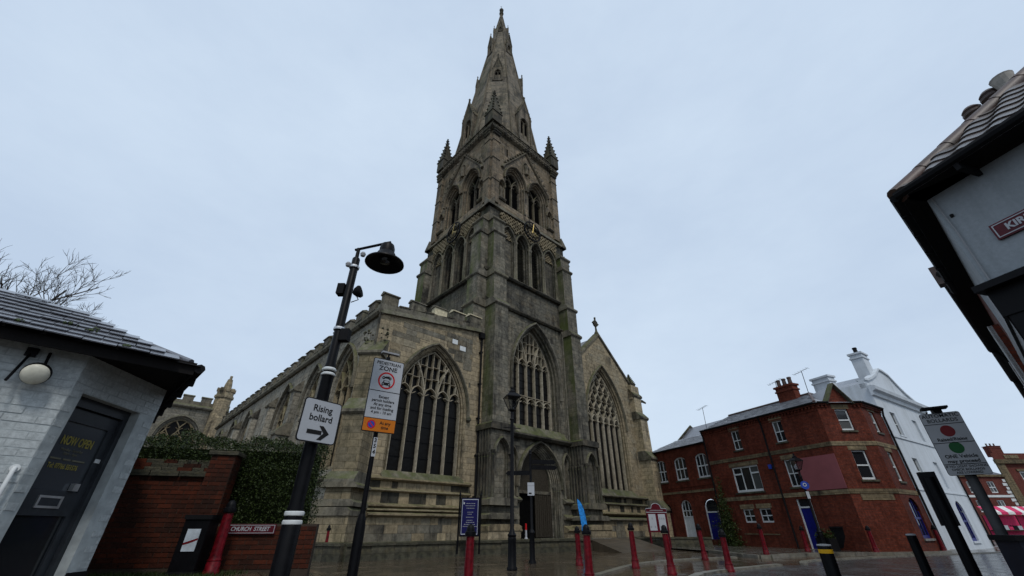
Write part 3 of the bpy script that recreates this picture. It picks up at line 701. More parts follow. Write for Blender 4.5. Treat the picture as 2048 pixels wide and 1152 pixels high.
# cornice and carved parapet
for M in (MW,MN,MS,ME):
    MB(M).prism([(i1+.05,34.2),(.2,34.25),(-.12,34.55),(-.12,34.7),(i1+.05,34.7)],-.12,W+.12,'yz').build('cornice',S_TRIMT,CH)
    MB(M).box(.12,W-.12,.1,.42,34.7,35.5).build('parapet',S_TRIMT,CH)
    q=MB(M)
    for k in range(22):
        x=.25+k*.415; q.strip([(x,35.1),(x+.2,35.36),(x+.4,35.1),(x+.2,34.84)],.07,.03,.12,True,.8); 
        q.lathe([(.02,34.28),(.1,34.36),(.1,34.46),(.02,34.54)],(x+.2,-.02),6)
    q.build('parapet_carving',S_TRIMT,CH)
    MB(M).prism([(.0,35.5),(.0,35.58),(.26,35.72),(.5,35.58),(.5,35.5)],.0,W,'yz').build('parapet_coping',S_TRIM,CH)
for x in (.45,W-.45):
    for y in (.45,W-.45): pinnacle(x,y,35.2,1.2,1.5,3.9,S_TRIMD)
# --- spire
AP=4.5; ZB,ZT=34.9,70.3
ap=lambda z: AP*(ZT-z)/(ZT-ZB)
sp=MB(); nz=30
loops=[]
for k in range(nz+1):
    z=ZB+(ZT-.6-ZB)*k/nz; r=ap(z)/math.cos(R(22.5)); loops.append([(C+r*math.cos(R(22.5+45*i)),C+r*math.sin(R(22.5+45*i)),z) for i in range(8)])
sp.loft(loops,True); sp.build('spire',S_SPIRE,CH)
rb=MB()
for i in range(8):
    an=R(22.5+45*i); pth=[(C+(ap(z)/math.cos(R(22.5))+.02)*math.cos(an),C+(ap(z)/math.cos(R(22.5))+.02)*math.sin(an),z) for z in (ZB,50,ZT-.6)]
    rb.tube(pth,[.13,.1,.06],6)
rb.build('spire_rib',S_TRIMT,CH)
MB().box(.3,W-.3,.3,W-.3,34.6,34.95).build('tower_roof',LEAD,CH)
def lucarne(an,z0,zs,zg,wd,mat=S_SPIRE):
    M=Matrix.Translation((C,C,0))@Matrix.Rotation(an,4,'Z')@Matrix.Translation((0,-ap(z0)-.08,0))
    h=wd/2; a=h*.7; hh=a*1.4; zsp=z0+(zs-z0)*.7; dp=ap(z0)-ap(zg)+.4
    hl=arch(0,a,zsp,rad(a,hh),z0+.35)
    t=MB(M); t.face([(-h,z0),(h,z0),(h,zs),(0,zg),(-h,zs)],[hl],0)
    reveal(t,0,a,zsp,rad(a,hh),z0+.35,[(0,0),(.05,.1),(.05,.3)])
    for sg in (-1,1):
        t.add([(sg*h,0,z0),(sg*h,dp,z0),(sg*h,dp,zs),(sg*h,0,zs)],[(0,1,2,3)]); t.add([(sg*h*1.08,-.06,zs-.12),(sg*h*1.08,dp,zs-.12),(0,dp,zg+.05),(0,-.06,zg+.05)],[(0,1,2,3)])
    lo=t.build('lucarne',mat,CH)
    q=MB(M)
    for sg in (-1,1):
        q.strip([(sg*h*1.12,zs-.2),(0,zg+.1)],.16*wd/2+.05,-.12,.06)
        crockets(q,(sg*h*1.12,-.02,zs-.1),(0,-.02,zg+.15),5,.13*wd/2+.06)
        q.box(sg*h-.1*wd/2,sg*h+.1*wd/2,-.1,.1,z0,zs)
    q.lathe([(.03,zg),(.06*wd+.03,zg+.25),(.03*wd,zg+.4),(.07*wd+.03,zg+.6),(.02,zg+.85)],(0,0),6)
    q.strip([(0,z0+.35),(0,zsp+.1)],.12*wd/2+.04,.1,.3); q.strip(arch(-a/2,a/2,zsp-.1,rad(a/2,a*.7),zsp-.1)[1:-1],.09,.1,.28); q.strip(arch(a/2,a/2,zsp-.1,rad(a/2,a*.7),zsp-.1)[1:-1],.09,.1,.28)
    q.build('lucarne_trim',S_TRIMT,lo)
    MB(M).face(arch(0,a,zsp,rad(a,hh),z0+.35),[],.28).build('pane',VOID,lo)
for k in range(4): lucarne(R(90*k),36.0,40.4,43.0,1.75)
for k in range(4): lucarne(R(45+90*k),47.6,50.2,52.6,1.1)
for k in range(4): lucarne(R(90*k),56.4,58.6,60.8,.85)
for k in range(4): lucarne(R(45+90*k),62.8,64.2,65.6,.5)
f=MB(); f.lathe([(.2,69.4),(.22,69.7),(.34,69.85),(.34,70.0),(.14,70.15),(.12,70.5),(.3,70.75),(.34,71.0),(.2,71.25),(.04,71.4)],(C,C),10); f.build('finial',S_TRIMD,CH,True)
v_=MB(); v_.tube([(C,C,71.3),(C,C,72.3)],.025,5); v_.tube([(C-.3,C,71.7),(C+.1,C+.1,72.4)],.02,5); v_.build('lightning_rod',BLKM,CH)
# --- north aisle, west wall
aw=MB(); wn=dict(cx=-3.58,a=2.4,zs=6.75,h=3.75,z0=3.3); rr=rad(2.4,3.75)
aw.face([(-7.4,.5),(.1,.5),(.1,12.5),(-.4,12.43),(-7.4,11.45)],[arch(-3.58,2.4,6.75,rr,3.3)],0)
window(MW,-3.58,2.4,6.75,3.75,3.3,[(0,0),(.05,.05),(.1,.06),(.1,.16),(.18,.2),(.18,.32),(.28,.36),(.28,.5)],5,'perp',S_TRIMP,.095,7.45,wall=aw,sill=.4,bars=.8)
aw.build('aisle_wall',S_WARM,CH)
hood(MW,-3.58,2.4,6.75,3.75,.12,.18,.13,S_TRIM,drop=.15)
for sg in (-1,1): MB().lathe([(.05,6.4),(.16,6.5),(.13,6.65),(.04,6.75)],(-3.58+sg*2.55,-.1),7).build('label_stop',S_TRIMD,CH)
tA=lambda x,z: not inside(x,z,-3.58,2.62,6.75,rr+.22,2.9) and z<11.2+(x+7.4)*.14
def pickst(x,z): return random.choice([S_BLOCKG]*6+[S_BLOCK]*3) if z>5.5+random.uniform(-1.5,1.5) else random.choice([S_BLOCK]*5+[S_BLOCKG]*2+[S_BLOCKP])
ashlar(MW,-6.6,-.95,3.35,12.2,tA,.36,(.6,1.15),.012,single=pickst)
# plinth of single stones: alternating pale frames and dark worn panels, over plain courses
def rowst(z0,z1,pr,pick,lm):
    x=-6.55
    while x<-.75:
        xb=min(x+random.uniform(*lm),-.75)
        block('stone',pick(),CH,x+.008,xb-.008,-pr-random.uniform(0,.012),.05,z0,z1); NST[0]+=1; x=xb
pk=lambda a:(lambda: random.choice(a))
rowst(.52,.86,.42,pk([S_BLOCK,S_BLOCKG,S_BLOCKP]),(.5,1.0)); rowst(.87,1.2,.41,pk([S_BLOCK,S_BLOCKG,S_BLOCKP,S_BLOCK]),(.5,1.0)); rowst(1.21,1.52,.4,pk([S_BLOCK,S_BLOCKG,S_BLOCKP]),(.4,.9))
alt=[0]
def altp():
    r_=random.random(); return S_BLOCKD if r_<.42 else (S_BLOCKP if r_<.75 else S_BLOCK)
rowst(2.06,2.56,.12,altp,(.2,.75))
rowst(2.66,3.08,.06,altp,(.16,.7))
for z,hh,pr in ((1.72,.2,.44),(1.86,.12,.34),(2.06,.16,.24),(2.68,.12,.2),(3.18,.14,.2)): course(MW,-6.6,-.7,z,hh,pr,S_TRIMW,'plinth_course')
MB().prism([(-.2,3.1),(-.2,3.14),(.12,3.5),(.12,3.1)],-6.0,-1.15,'yz').build('window_sill',S_TRIM,CH)
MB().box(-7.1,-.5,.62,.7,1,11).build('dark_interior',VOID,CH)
# sloping string and battlements of the west wall
t=MB(); 
for dz,y0,y1 in ((0,-.2,.1),):
    t.add([(-7.55,-.2,11.35),(-.4,-.2,12.36),(-.4,.1,12.36),(-7.55,.1,11.35),(-7.55,-.12,11.62),(-.4,-.12,12.62),(-.4,.1,12.62),(-7.55,.1,11.62)],[(0,3,2,1),(4,5,6,7),(0,1,5,4),(1,2,6,5),(3,0,4,7),(2,3,7,6)])
t.build('string_course',S_TRIM,CH)
MB().add([(-7.55,-.06,11.6),(-.4,-.06,12.6),(-.4,.34,12.6),(-7.55,.34,11.6),(-7.55,-.06,11.98),(-.4,-.06,12.98),(-.4,.34,12.98),(-7.55,.34,11.98)],[(0,3,2,1),(4,5,6,7),(0,1,5,4),(1,2,6,5),(3,0,4,7),(2,3,7,6)]).build('parapet',S_TRIM,CH)
def merlonmesh(wd,mat,cap):
    m=MB(); m.box(-wd/2,wd/2,-.2,.2,0,.5)
    return m.mesh('merlon',mat), MB().prism([(-.27,.5),(-.27,.56),(0,.68),(.27,.56),(.27,.5)],-wd/2-.06,wd/2+.06,'yz').mesh('coping',cap)
mm,mc=merlonmesh(.95,S_TRIM,S_TRIM); mm2,mc2=merlonmesh(.95,S_CREAM,S_TRIM); mc3=mc.copy(); mc3.materials.clear(); mc3.materials.append(S_CREAM)
def merlon(x,y,z,rz,k=0,sc=1,wd=1):
    o=obj('merlon',(mm2 if k==1 else mm),CH,(x,y,z),rz,(wd,1,sc)); obj('coping',(mc3 if k==2 else mc),o)
for x,k,h in ((-6.98,0,1.25),(-5.2,0,1.05),(-3.6,1,1),(-2.2,2,1),(-.85,2,1)): merlon(x,.14,11.96+(x+7.4)*.143,0,k,h,.95)
xx=MB(); 
for xa,xb in ((-6.45,-5.72),(-4.72,-4.1),(-3.12,-2.7),(-1.7,-1.35)): xx.add([(xa,-.12,11.98+(xa+7.4)*.14),(xb,-.12,11.98+(xb+7.4)*.14),(xb,.4,11.98+(xb+7.4)*.14),(xa,.4,11.98+(xa+7.4)*.14),(xa,-.12,12.06+(xa+7.4)*.14),(xb,-.12,12.06+(xb+7.4)*.14),(xb,.4,12.06+(xb+7.4)*.14),(xa,.4,12.06+(xa+7.4)*.14)],[(0,1,5,4),(1,2,6,5),(2,3,7,6),(3,0,4,7),(4,5,6,7),(0,3,2,1)])
xx.build('crenel_coping',S_TRIMD,CH)
# two white repair patches
block('repair_patch',WHITE,CH,-2.55,-2.15,-.03,.02,11.0,11.3); block('repair_patch',WHITE,CH,-1.95,-1.5,-.03,.02,10.7,11.0)
# corner diagonal buttress
MD=Matrix.Translation((-7.3,.1,0))@Matrix.Rotation(R(-45),4,'Z')@Matrix.Translation((-.55,0,0))
buttress(MD,0,1.1,[(2.9,1.25,.5),(5.9,1.05),(9.0,.6)],S_WARM,S_TRIM)
for z,hh,pr in ((1.75,.24,1.72),(2.05,.2,1.55),(2.7,.14,1.42)):
    MB(MD).prism([(-.3,z-hh),(1.4,z-hh),(1.4,z-.05),(1.25,z+.06),(-.15,z+.06),(-.3,z-.05)],-pr,.3,'xz').build('plinth_course',S_TRIM,CH)
MB(MD).box(-.25,1.35,-1.66,.3,.5,1.52).build('plinth',S_WARM,CH)
q=MB(MD); fr_=random.Random(4)
for k in range(26):
    x=fr_.choice((.05,1.0))+fr_.gauss(0,.13); z=fr_.uniform(9.5,10.35); y=-.3+fr_.gauss(0,.1); r_=fr_.uniform(.04,.09)
    q.lathe([(.01,z-r_),(r_,z-r_*.3),(r_*.8,z+r_*.4),(.01,z+r_)],(x,y),5)
q.build('carved_foliage',S_TRIMD,CH)
q=MB(); q.tube([(-7.52,-.1,11.3),(-7.52,-.1,5.5)],.06,6); q.build('corner_shaft',S_TRIM,CH)
# --- north flank of the aisle
fl=MB(); wys=[3.7,8.7,14.6,25.8,31.7,37.8]; fa,fh,fz,f0=1.7,2.7,7.9,3.6
fl.M=MF; hl=[arch(LM-y,fa,fz,rad(fa,fh),f0) for y in sorted(wys,reverse=True)]
fl.face([(0,.5),(LM,.5),(LM,11.6),(0,11.6)],hl,0)
for y in wys:
    window(MF,LM-y,fa,fz,fh,f0,ST0,3,'two',S_TRIMW,.12,8.0,wall=fl,sill=.5,bars=.8)
    hood(MF,LM-y,fa,fz,fh,.1,.16,.12,S_TRIM)
fl.build('aisle_wall',S_FLANK,CH)
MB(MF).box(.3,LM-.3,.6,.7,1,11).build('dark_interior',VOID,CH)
for y in (6.2,11.6,17.6,22.6,28.8,34.8,40.5): buttress(MF,LM-y-.4,LM-y+.4,[(3.0,1.1,.5),(6.6,.85),(9.6,.45)],S_FLANK,S_TRIM)
course(MF,-.1,LM+.15,11.62,.26,.2,S_TRIM); course(MF,0,LM,3.3,.2,.2,S_TRIM); course(MF,0,LM,1.7,.25,.4,S_TRIM)
MB(MF).box(0,LM,-.4,0,.5,1.5).build('plinth',S_WARM,CH)
MB(MF).box(0,LM,-.05,.35,11.6,12.0).build('parapet',S_TRIM,CH)
y=1.35
while y<LM-.5: merlon(-7.42+.14,y,11.98,R(90),0,1,.95); y+=1.75
ashlar(MF,0,LM-.9,3.4,11.3,lambda x,z: not any(inside(x,z,LM-y,fa+.22,fz,rad(fa,fh)+.22,3.2) for y in wys),.34,mat=S_BLOCKF)
MB().add([(-7.1,0,11.5),(-7.1,LM,11.5),(.0,LM,12.4),(.0,9,12.4),(.0,0,12.4)],[(0,1,2,3,4)]).build('aisle_roof',LEAD,CH)
# --- transept beyond, with a turret
TY=44.; MT=Matrix.Translation((0,TY,0)); tw=MB(MT)
tw.face([(-16,.5),(-6.6,.5),(-6.6,14.1),(-16,14.1)],[arch(-10.9,2.1,10.2,rad(2.1,2.4),4.5)],0)
window(MT,-10.9,2.1,10.2,2.4,4.5,ST0,3,'ret',S_TRIMW,.16,10.0,wall=tw,bars=0)
hood(MT,-10.9,2.1,10.2,2.4,.15,.25,.15,S_TRIM)
tw.build('transept_wall',S_FLANK,CH); course(MT,-16,-6.6,14.1,.35,.25,S_TRIM); MB(MT).box(-16,-6.6,-.05,.4,14.1,14.6).build('parapet',S_TRIM,CH)
MB(MT).box(-15.5,-6.8,.6,.8,1,14).build('dark_interior',VOID,CH)
for x in (-15,-13.1,-11.2,-9.3): merlon(x,TY+.15,14.58,0,0,1.1,1.15)
tr=MB(); tr.lathe([(.95,9),(.95,15.4),(1.1,15.5),(1.1,15.8),(.95,15.9),(.95,16.3)],(-7.6,TY+.2),8); 
for k in range(8): an=R(45*k); tr.box(-7.6+.85*math.cos(an)-.2,-7.6+.85*math.cos(an)+.2,TY+.2+.85*math.sin(an)-.2,TY+.2+.85*math.sin(an)+.2,16.3,16.75)
tr.lathe([(.5,16.3),(.42,17.3),(.3,17.9),(.3,18.0),(.16,18.1),(.16,18.5)],(-7.6,TY+.2),8)
tr.build('stair_turret',S_WARM,CH)
# --- south aisle gable
sg_=MB(); s=dict(cx=13.3,a=2.65,zs=8.4,h=4.9,z0=3.35); sr=rad(2.65,4.9)
sg_.face([(9.2,.5),(17.7,.5),(17.7,12.6),(13.45,16.5),(9.2,12.75)],[arch(13.3,2.65,8.4,sr,3.35)],.0)
window(MW,13.3,2.65,8.4,4.9,3.35,[(0,0),(.05,.06),(.12,.08),(.12,.2),(.2,.26),(.2,.4),(.32,.46),(.32,.62)],6,'ret',S_TRIMP,.12,8.75,wall=sg_,sill=.4,bars=0)
sg_.build('aisle_wall',S_WARM,CH); MB().box(9.9,17.2,.75,.85,1,13).build('dark_interior',VOID,CH)
hood(MW,13.3,2.65,8.4,4.9,.12,.18,.13,S_TRIM,drop=.2)
ashlar(MW,9.9,17.6,3.4,15.5,lambda x,z: not inside(x,z,13.3,2.9,8.4,sr+.25,2.9) and z<16.2-abs(x-13.45)*.93,.33,mat=S_BLOCK)
t=MB()
for a_,b_ in (((9.45,12.95),(13.45,16.5)),((13.45,16.5),(17.85,12.5))): t.strip([a_,b_],.34,-.14,.4)
t.build('gable_coping',S_TRIM,CH)
for z,hh,pr,mt in ((1.72,.22,.42,S_TRIM),(2.06,.16,.26,S_TRIMW),(2.66,.14,.22,S_TRIM),(3.2,.16,.24,S_TRIM)): course(MW,9.9,17.7,z,hh,pr,mt,'plinth_course')
def rowf(x0,x1,z0,z1,pr,pick,lm):
    x=x0; g=RB
    while x<x1:
        xb=min(x+random.uniform(*lm),x1); m_=pick(); g.setdefault(m_.name,(MB(),m_))[0].box(x+.008,xb-.008,-pr-random.uniform(0,.012),.04,z0,z1); x=xb
RB={}
for z0,z1 in ((.52,.86),(.87,1.2),(1.21,1.52)): rowf(9.95,17.7,z0,z1,.4,pk([S_BLOCK,S_BLOCKG,S_BLOCKP]),(.5,1.))
rowf(9.95,17.7,2.06,2.54,.12,altp,(.25,.6)); rowf(9.95,17.7,2.66,3.04,.05,altp,(.3,.8))
for k,(m_,mt) in RB.items(): m_.build('plinth_facing',mt,CH,kind='stuff')
MB().prism([(-.2,3.15),(-.2,3.2),(.12,3.6),(.12,3.15)],10.6,16.1,'yz').build('window_sill',S_TRIM,CH)
# cross on the gable
q=MB(); q.lathe([(.28,16.4),(.2,16.7),(.1,16.9),(.1,17.05)],(13.45,.1),8); q.box(13.39,13.51,.05,.17,17,18.25); q.box(13.08,13.82,.05,.17,17.6,17.74)
ring=[(13.45+.3*math.cos(k*math.pi/8),17.67+.3*math.sin(k*math.pi/8)) for k in range(16)]; q.strip(ring,.08,.04,.18,True); 
for dx,dz in ((-.37,0),(.37,0),(0,.58)): q.lathe([(.02,17.57+dz),(.1,17.64+dz),(.1,17.72+dz),(.02,17.78+dz)],(13.45+dx,.11),6)
q.build('gable_cross',S_TRIMD,CH)
# right-hand corner buttress with finial and gargoyle
buttress(MW,17.4,18.55,[(2.4,1.5,.5),(6.2,1.1),(9.6,.75),(11.6,.45)],S_WARM,S_TRIM)
MB().box(17.3,18.6,-.35,.6,11.2,12.5).build('buttress_head',S_WARM,CH); pinnacle(17.95,.1,12.5,.7,.3,.9,S_TRIMD)
q=MB(); q.tube([(18.4,-.1,11.2),(18.9,-.35,11.25),(19.25,-.5,11.1)],[.16,.14,.08],6); q.build('gargoyle',S_TRIMD,CH)
MB().box(17.5,17.7,0,14,.5,12.5).build('aisle_side_wall',S_GREY,CH)
MB().add([(9.4,.3,12.9),(13.45,.3,16.3),(13.45,14,16.3),(9.4,14,12.9)],[(0,1,2,3)]).add([(17.8,.3,12.4),(13.45,.3,16.3),(13.45,14,16.3),(17.8,14,12.4)],[(0,1,2,3)]).build('aisle_roof',LEAD,CH)
# rainwater pipes beside the tower
for x in (-.32,9.8):
    q=MB(); q.tube([(x,-.16,12.2),(x,-.16,.6)],.06,8); q.box(x-.16,x+.16,-.3,0,11.9,12.3)
    for z in (2.5,4.6,6.7,8.8,10.9): q.box(x-.1,x+.1,-.2,0,z,z+.08)
    q.build('downpipe',BLKM,CH)
for k,m_ in FACING.items(): m_.M=None; m_.build('ashlar_facing',bpy.data.materials[k],CH,kind='stuff')
# ------------------------------------------------------------------ house windows and walls
def hwin(parent,M,x0,x1,z0,z1,style='sash',frame=None,arch_h=0.,fw=.05,depth=.12,name='window',pane_mat=None,sillm=None,hdr=None):
    frame=frame or WHITE; y=depth
    fr=obj(name,None,parent)
    f=MB(M); nx,nz={'sash':(1,2),'sash4':(2,2),'grid6':(3,2),'case2':(2,2),'plain':(1,1),'tri':(3,1),'door':(1,1)}[style]
    zt=z1+arch_h; cx=(x0+x1)/2; a=(x1-x0)/2
    def top(x): return z1+(arch_h*math.sqrt(max(0,1-((x-cx)/a)**2)) if arch_h else 0)
    f.box(x0,x0+fw,y-.03,y+.04,z0,z1); f.box(x1-fw,x1,y-.03,y+.04,z0,z1); f.box(x0+fw,x1-fw,y-.045,y+.04,z0,z0+fw*1.5)
    if arch_h: f.strip([(x0+.02+(x1-x0-.04)*k/10,top(x0+.02+(x1-x0-.04)*k/10)-fw/2) for k in range(11)],fw,y-.03,y+.04,cham=.9)
    else: f.box(x0+fw,x1-fw,y-.03,y+.04,z1-fw,z1)
    for i in range(1,nx):
        x=x0+(x1-x0)*i/nx; f.box(x-fw*.32,x+fw*.32,y-.025,y+.03,z0+fw*1.5,top(x)-fw)
    for j in range(1,nz):
        z=z0+(zt-z0)*j/nz*(.97 if style!='tri' else 1); f.box(x0+fw,x1-fw,y-.036,y+.034,z-fw*.5,z+fw*.5)
    if style=='tri':
        for i in (0,2):
            xa=x0+(x1-x0)*i/3; f.box(xa+fw*.4,xa+(x1-x0)/3-fw*.4,y-.036,y+.034,z0+(z1-z0)*.68,z0+(z1-z0)*.68+fw)
    f.build('frame',frame,fr)
    for i in range(nx):
        for j in range(nz):
            xa,xb=x0+(x1-x0)*i/nx+.01,x0+(x1-x0)*(i+1)/nx-.01; za=z0+(zt-z0)*j/nz; zb=z0+(zt-z0)*(j+1)/nz
            if arch_h and j==nz-1: pts=[(xa,za),(xb,za)]+[(xb-(xb-xa)*k/5,max(za+.02,top(xb-(xb-xa)*k/5)-.02)) for k in range(6)]
            else: pts=[(xa,za),(xb,za),(xb,zb),(xa,zb)]
            MB(M).face(pts,[],y+.01).build('pane',pane_mat or random.choice([G_HO,G_HO,G_HO,G_BL]),fr)
    if sillm: MB(M).box(x0-.08,x1+.08,-.07,y,z0-.1,z0-.005).build('sill',sillm,fr)
    if hdr: MB(M).box(x0-.12,x1+.12,-.012,y-.05,z1+.01,z1+.26).build('lintel',hdr,fr)
    return fr
def hwall(parent,M,x0,x1,z0,z1,ops,mat,depth=.12,name='wall',top=None):
    """ops: (xa,xb,za,zb,archrise)"""
    w_=MB(M); hs=[]
    for xa,xb,za,zb,ah in ops:
        cx=(xa+xb)/2;a=(xb-xa)/2
        hs.append([(xa,za),(xb,za)]+([(cx+a*math.cos(math.pi*k/10),zb+ah*math.sin(math.pi*k/10)) for k in range(11)] if ah else [(xb,zb),(xa,zb)]))
    w_.face(top or [(x0,z0),(x1,z0),(x1,z1),(x0,z1)],hs,0)
    for h in hs: w_.loft([[(x,0,z) for x,z in h],[(x,depth+.03,z) for x,z in h]],True)
    return w_.build(name,mat,parent)
def slates(parent,o,ux,uy,L,S,mat,wd=.3,gauge=.22,clipf=None,single=False,thick=.012,name='slate'):
    """slates laid on a slope: o lower-left corner, ux along eave, uy up the slope (unit vectors)"""
    ux,uy=Vector(ux),Vector(uy); n=ux.cross(uy).normalized(); o=Vector(o); mb=MB(); out=[]
    rows=int(S/gauge)
    for j in range(rows):
        x=-(wd/2 if j%2 else 0)
        while x<L:
            xa,xb=max(x,0)+.004,min(x+wd,L)-.004; x+=wd
            if xb-xa<.06 or (clipf and not clipf((xa+xb)/2,(j+.5)*gauge)): continue
            lift=random.uniform(0,.011); lo=j*gauge-random.uniform(0,.022); hi=lo+gauge*1.5
            P=[]
            for (a,b,c) in ((xa,lo,thick*2+lift),(xb,lo,thick*2+lift),(xb,hi,thick*.2),(xa,hi,thick*.2)):
                P.append(o+ux*a+uy*b+n*c)
            Q=[p-n*thick for p in P]
            t=mb if not single else MB()
            t.add([tuple(p) for p in P+Q],[(0,1,2,3),(4,7,6,5),(0,4,5,1),(1,5,6,2),(2,6,7,3),(3,7,4,0)])
            if single: t.build(name,mat,parent)
    if not single: mb.build('slate_covering',mat,parent,kind='stuff')
# ------------------------------------------------------------------ corner shop, left
SH=thing('corner_shop','white painted brick corner shop with a slate roof and a grey glazed door','building',(-3.69,4.45,0),R(45))
WA=.223
AB=(-.859,WA); an=math.atan2(.977,.799); MBf=Matrix.Translation((AB[0],AB[1],0))@Matrix.Rotation(an,4,'Z'); LB=1.262
m=MB(); m.add([(-6,WA,.3),(AB[0],WA,.3),(AB[0],WA,2.66),(-6,WA,2.66)],[(0,1,2,3)]); m.build('front_wall',MORTP,SH)
hwall(SH,MBf,0,LB,.3,2.66,[(.14,1.0,.42,2.3,0)],MORTP,.2,'door_wall')
ex=(AB[0]+LB*math.cos(an),AB[1]+LB*math.sin(an))
MB().add([(ex[0],ex[1],.3),(ex[0],6,.3),(ex[0],6,2.66),(ex[0],ex[1],2.66)],[(0,1,2,3)]).build('side_wall',MORTP,SH)
def pbricks(M,parent,x0,x1,z0,z1,skip=None,mat=PAINTBR,L=.222,hgt=.072,pr=.003,lim=None,name='brick',y=0.,face=.05):
    j=0; z=z0; rz=math.atan2(M[1][0],M[0][0]); c=0
    while z+hgt*.6<z1:
        x=x0-(L/2 if j%2 else 0)
        while x<x1:
            xa,xb=max(x,x0),min(x+L,x1); x+=L
            if xb-xa<.03: continue
            cx=(xa+xb)/2; cz=z+hgt/2
            if skip and skip(cx,cz,xa,xb): continue
            p=M@Vector((cx,y+face/2-pr+random.uniform(-.003,.003),cz))
            obj(name,cube(mat),parent,p,rz,(xb-xa-.01,face,hgt-.011)); c+=1
        z+=hgt; j+=1
    return c
MA=Matrix.Translation((-1.75,WA,0))
pbricks(MA,SH,0,1.75+AB[0],.72,2.64)
pbricks(MBf,SH,0,LB,.72,2.64,lambda x,z,a,b: a<1.02 and b>.12 and z<2.32)
MB().box(-6,AB[0],WA-.02,WA+.01,.2,.7).build('plinth',BLKM,SH); q=MB(MBf); q.box(0,.13,-.02,.01,.2,.7); q.box(1.01,LB,-.02,.01,.2,.7); q.build('plinth',BLKM,SH)
# soffit, fascia, gutter
MB().add([(-6,0,2.66),(0,0,2.66),(0,6,2.66),(-6,6,2.66)],[(0,1,2,3)]).build('soffit',DARKT,SH)
MB().box(-6,.0,-.02,.0,2.6,2.74).build('fascia',DARKT,SH); MB().box(0.0,.02,-.02,6,2.6,2.74).build('fascia',DARKT,SH)
q=MB(); q.tube([(.06,-.03,2.68),(.06,5,2.68)],.055,8); q.build('gutter',BLKM,SH)
for k in range(6): MB().box(.02,.1,.3+k*.7,.36+k*.7,2.56,2.7).build('gutter_bracket',BLKM,SH)
# roof
PT=math.tan(R(28.7)); tl=1.463; zt=2.66+tl*PT
MB().add([(-8,-.06,2.7),(.06,-.06,2.7),(-tl,tl,zt),(-8,tl,zt)],[(0,1,2,3)]).add([(.06,-.06,2.7),(.06,6,2.7),(-tl,6,zt),(-tl,tl,zt)],[(0,1,2,3)]).add([(-tl,tl,zt),(-tl,6,zt),(-8,6,zt),(-8,tl,zt)],[(0,1,2,3)]).build('roof_boarding',DARKT,SH)
uy=Vector((0,math.cos(R(28.7)),math.sin(R(28.7))))
slates(SH,(-3.4,-.09,2.705),(1,0,0),uy,3.46,1.7,SLATE,.27,.185,lambda x,s: x<3.40-s*math.cos(R(28.7))-.02,True)
q=MB(); q.tube([(-.04,.04,2.745),(-tl,tl,zt+.01)],.045,8); q.build('hip_roll',SLATE,SH,True); q=MB(); q.tube([(-tl+.02,tl,zt+.01),(-8,tl,zt+.01)],.045,8); q.build('ridge_roll',SLATE,SH,True)
mo=random.Random(8)
for k in range(9):
    x_=mo.uniform(-2.6,-.6); s_=mo.uniform(.05,.75)*min(1.,-x_-.1); q=MB()
    for i in range(7):
        c=Vector((x_+mo.gauss(0,.025),-.09,2.735))+uy*(s_+mo.gauss(0,.02)); r_=mo.uniform(.01,.022); q.lathe([(.002,c.z-r_),(r_,c.z),(.002,c.z+r_)],(c.x,c.y),5)
    q.build('moss_clump',LEAF,SH)
# door
DO=obj('door',None,SH); dy=.14
f=MB(MBf); f.box(.14,.2,dy-.04,dy+.05,.42,2.3); f.box(.94,1.0,dy-.04,dy+.05,.42,2.3); f.box(.2,.94,dy-.04,dy+.05,2.2,2.3); f.build('door_frame',DGREY,DO)
f=MB(MBf); f.box(.2,.27,dy,dy+.05,.44,2.19); f.box(.85,.94,dy,dy+.05,.44,2.19); f.box(.27,.85,dy,dy+.05,2.06,2.19); f.box(.27,.85,dy,dy+.05,1.2,1.42); f.box(.27,.85,dy,dy+.05,.44,.64); f.build('door_rails',DGREY,DO)
MB(MBf).box(.27,.85,dy+.02,dy+.03,1.42,2.06).build('pane',G_DR,DO); MB(MBf).box(.27,.85,dy+.02,dy+.03,.64,1.2).build('pane',G_HO,DO)
MB(MBf).box(.2,1.0,.3,.32,.4,2.3).build('dark_interior',VOID,DO)
lb=MB(MBf); lb.box(.42,.7,dy-.012,dy,1.265,1.285); lb.box(.42,.7,dy-.012,dy,1.355,1.375); lb.box(.42,.445,dy-.012,dy,1.285,1.355); lb.box(.675,.7,dy-.012,dy,1.285,1.355); lb.build('letter_plate',SILVER,DO)
MB(MBf).box(.445,.675,dy-.006,dy,1.285,1.355).build('letter_flap',DGREY,DO)
q=MB(MBf); q.box(.73,.8,dy-.03,dy+.015,1.43,1.5); q.build('door_handle',SILVER,DO); MB(MBf).box(.86,.93,dy-.006,dy,1.72,1.76).build('sticker',WHITE,DO); MB(MBf).box(.16,.2,dy-.05,dy-.04,1.42,1.5).build('sticker',SREDD,DO)
def dtext(key,x,z,mat):
    p=MBf@Vector((x,dy+.014,z)); o=put_text(key,mat,DO,p,(R(90),0,an))
YT=plain('faded_gold_lettering',(.26,.22,.05),.6)
YT2=plain('pale_lettering',(.12,.115,.08),.6)
dtext('open',.56,1.88,YT); dtext('days',.54,1.78,YT2); dtext('tel',.53,1.64,YT)
q=MB(MBf)
for x0,x1 in ((.34,.46),(.49,.58),(.6,.76)): q.box(x0,x1,dy+.012,dy+.019,1.7,1.715)
q.build('lettering',YT2,DO)
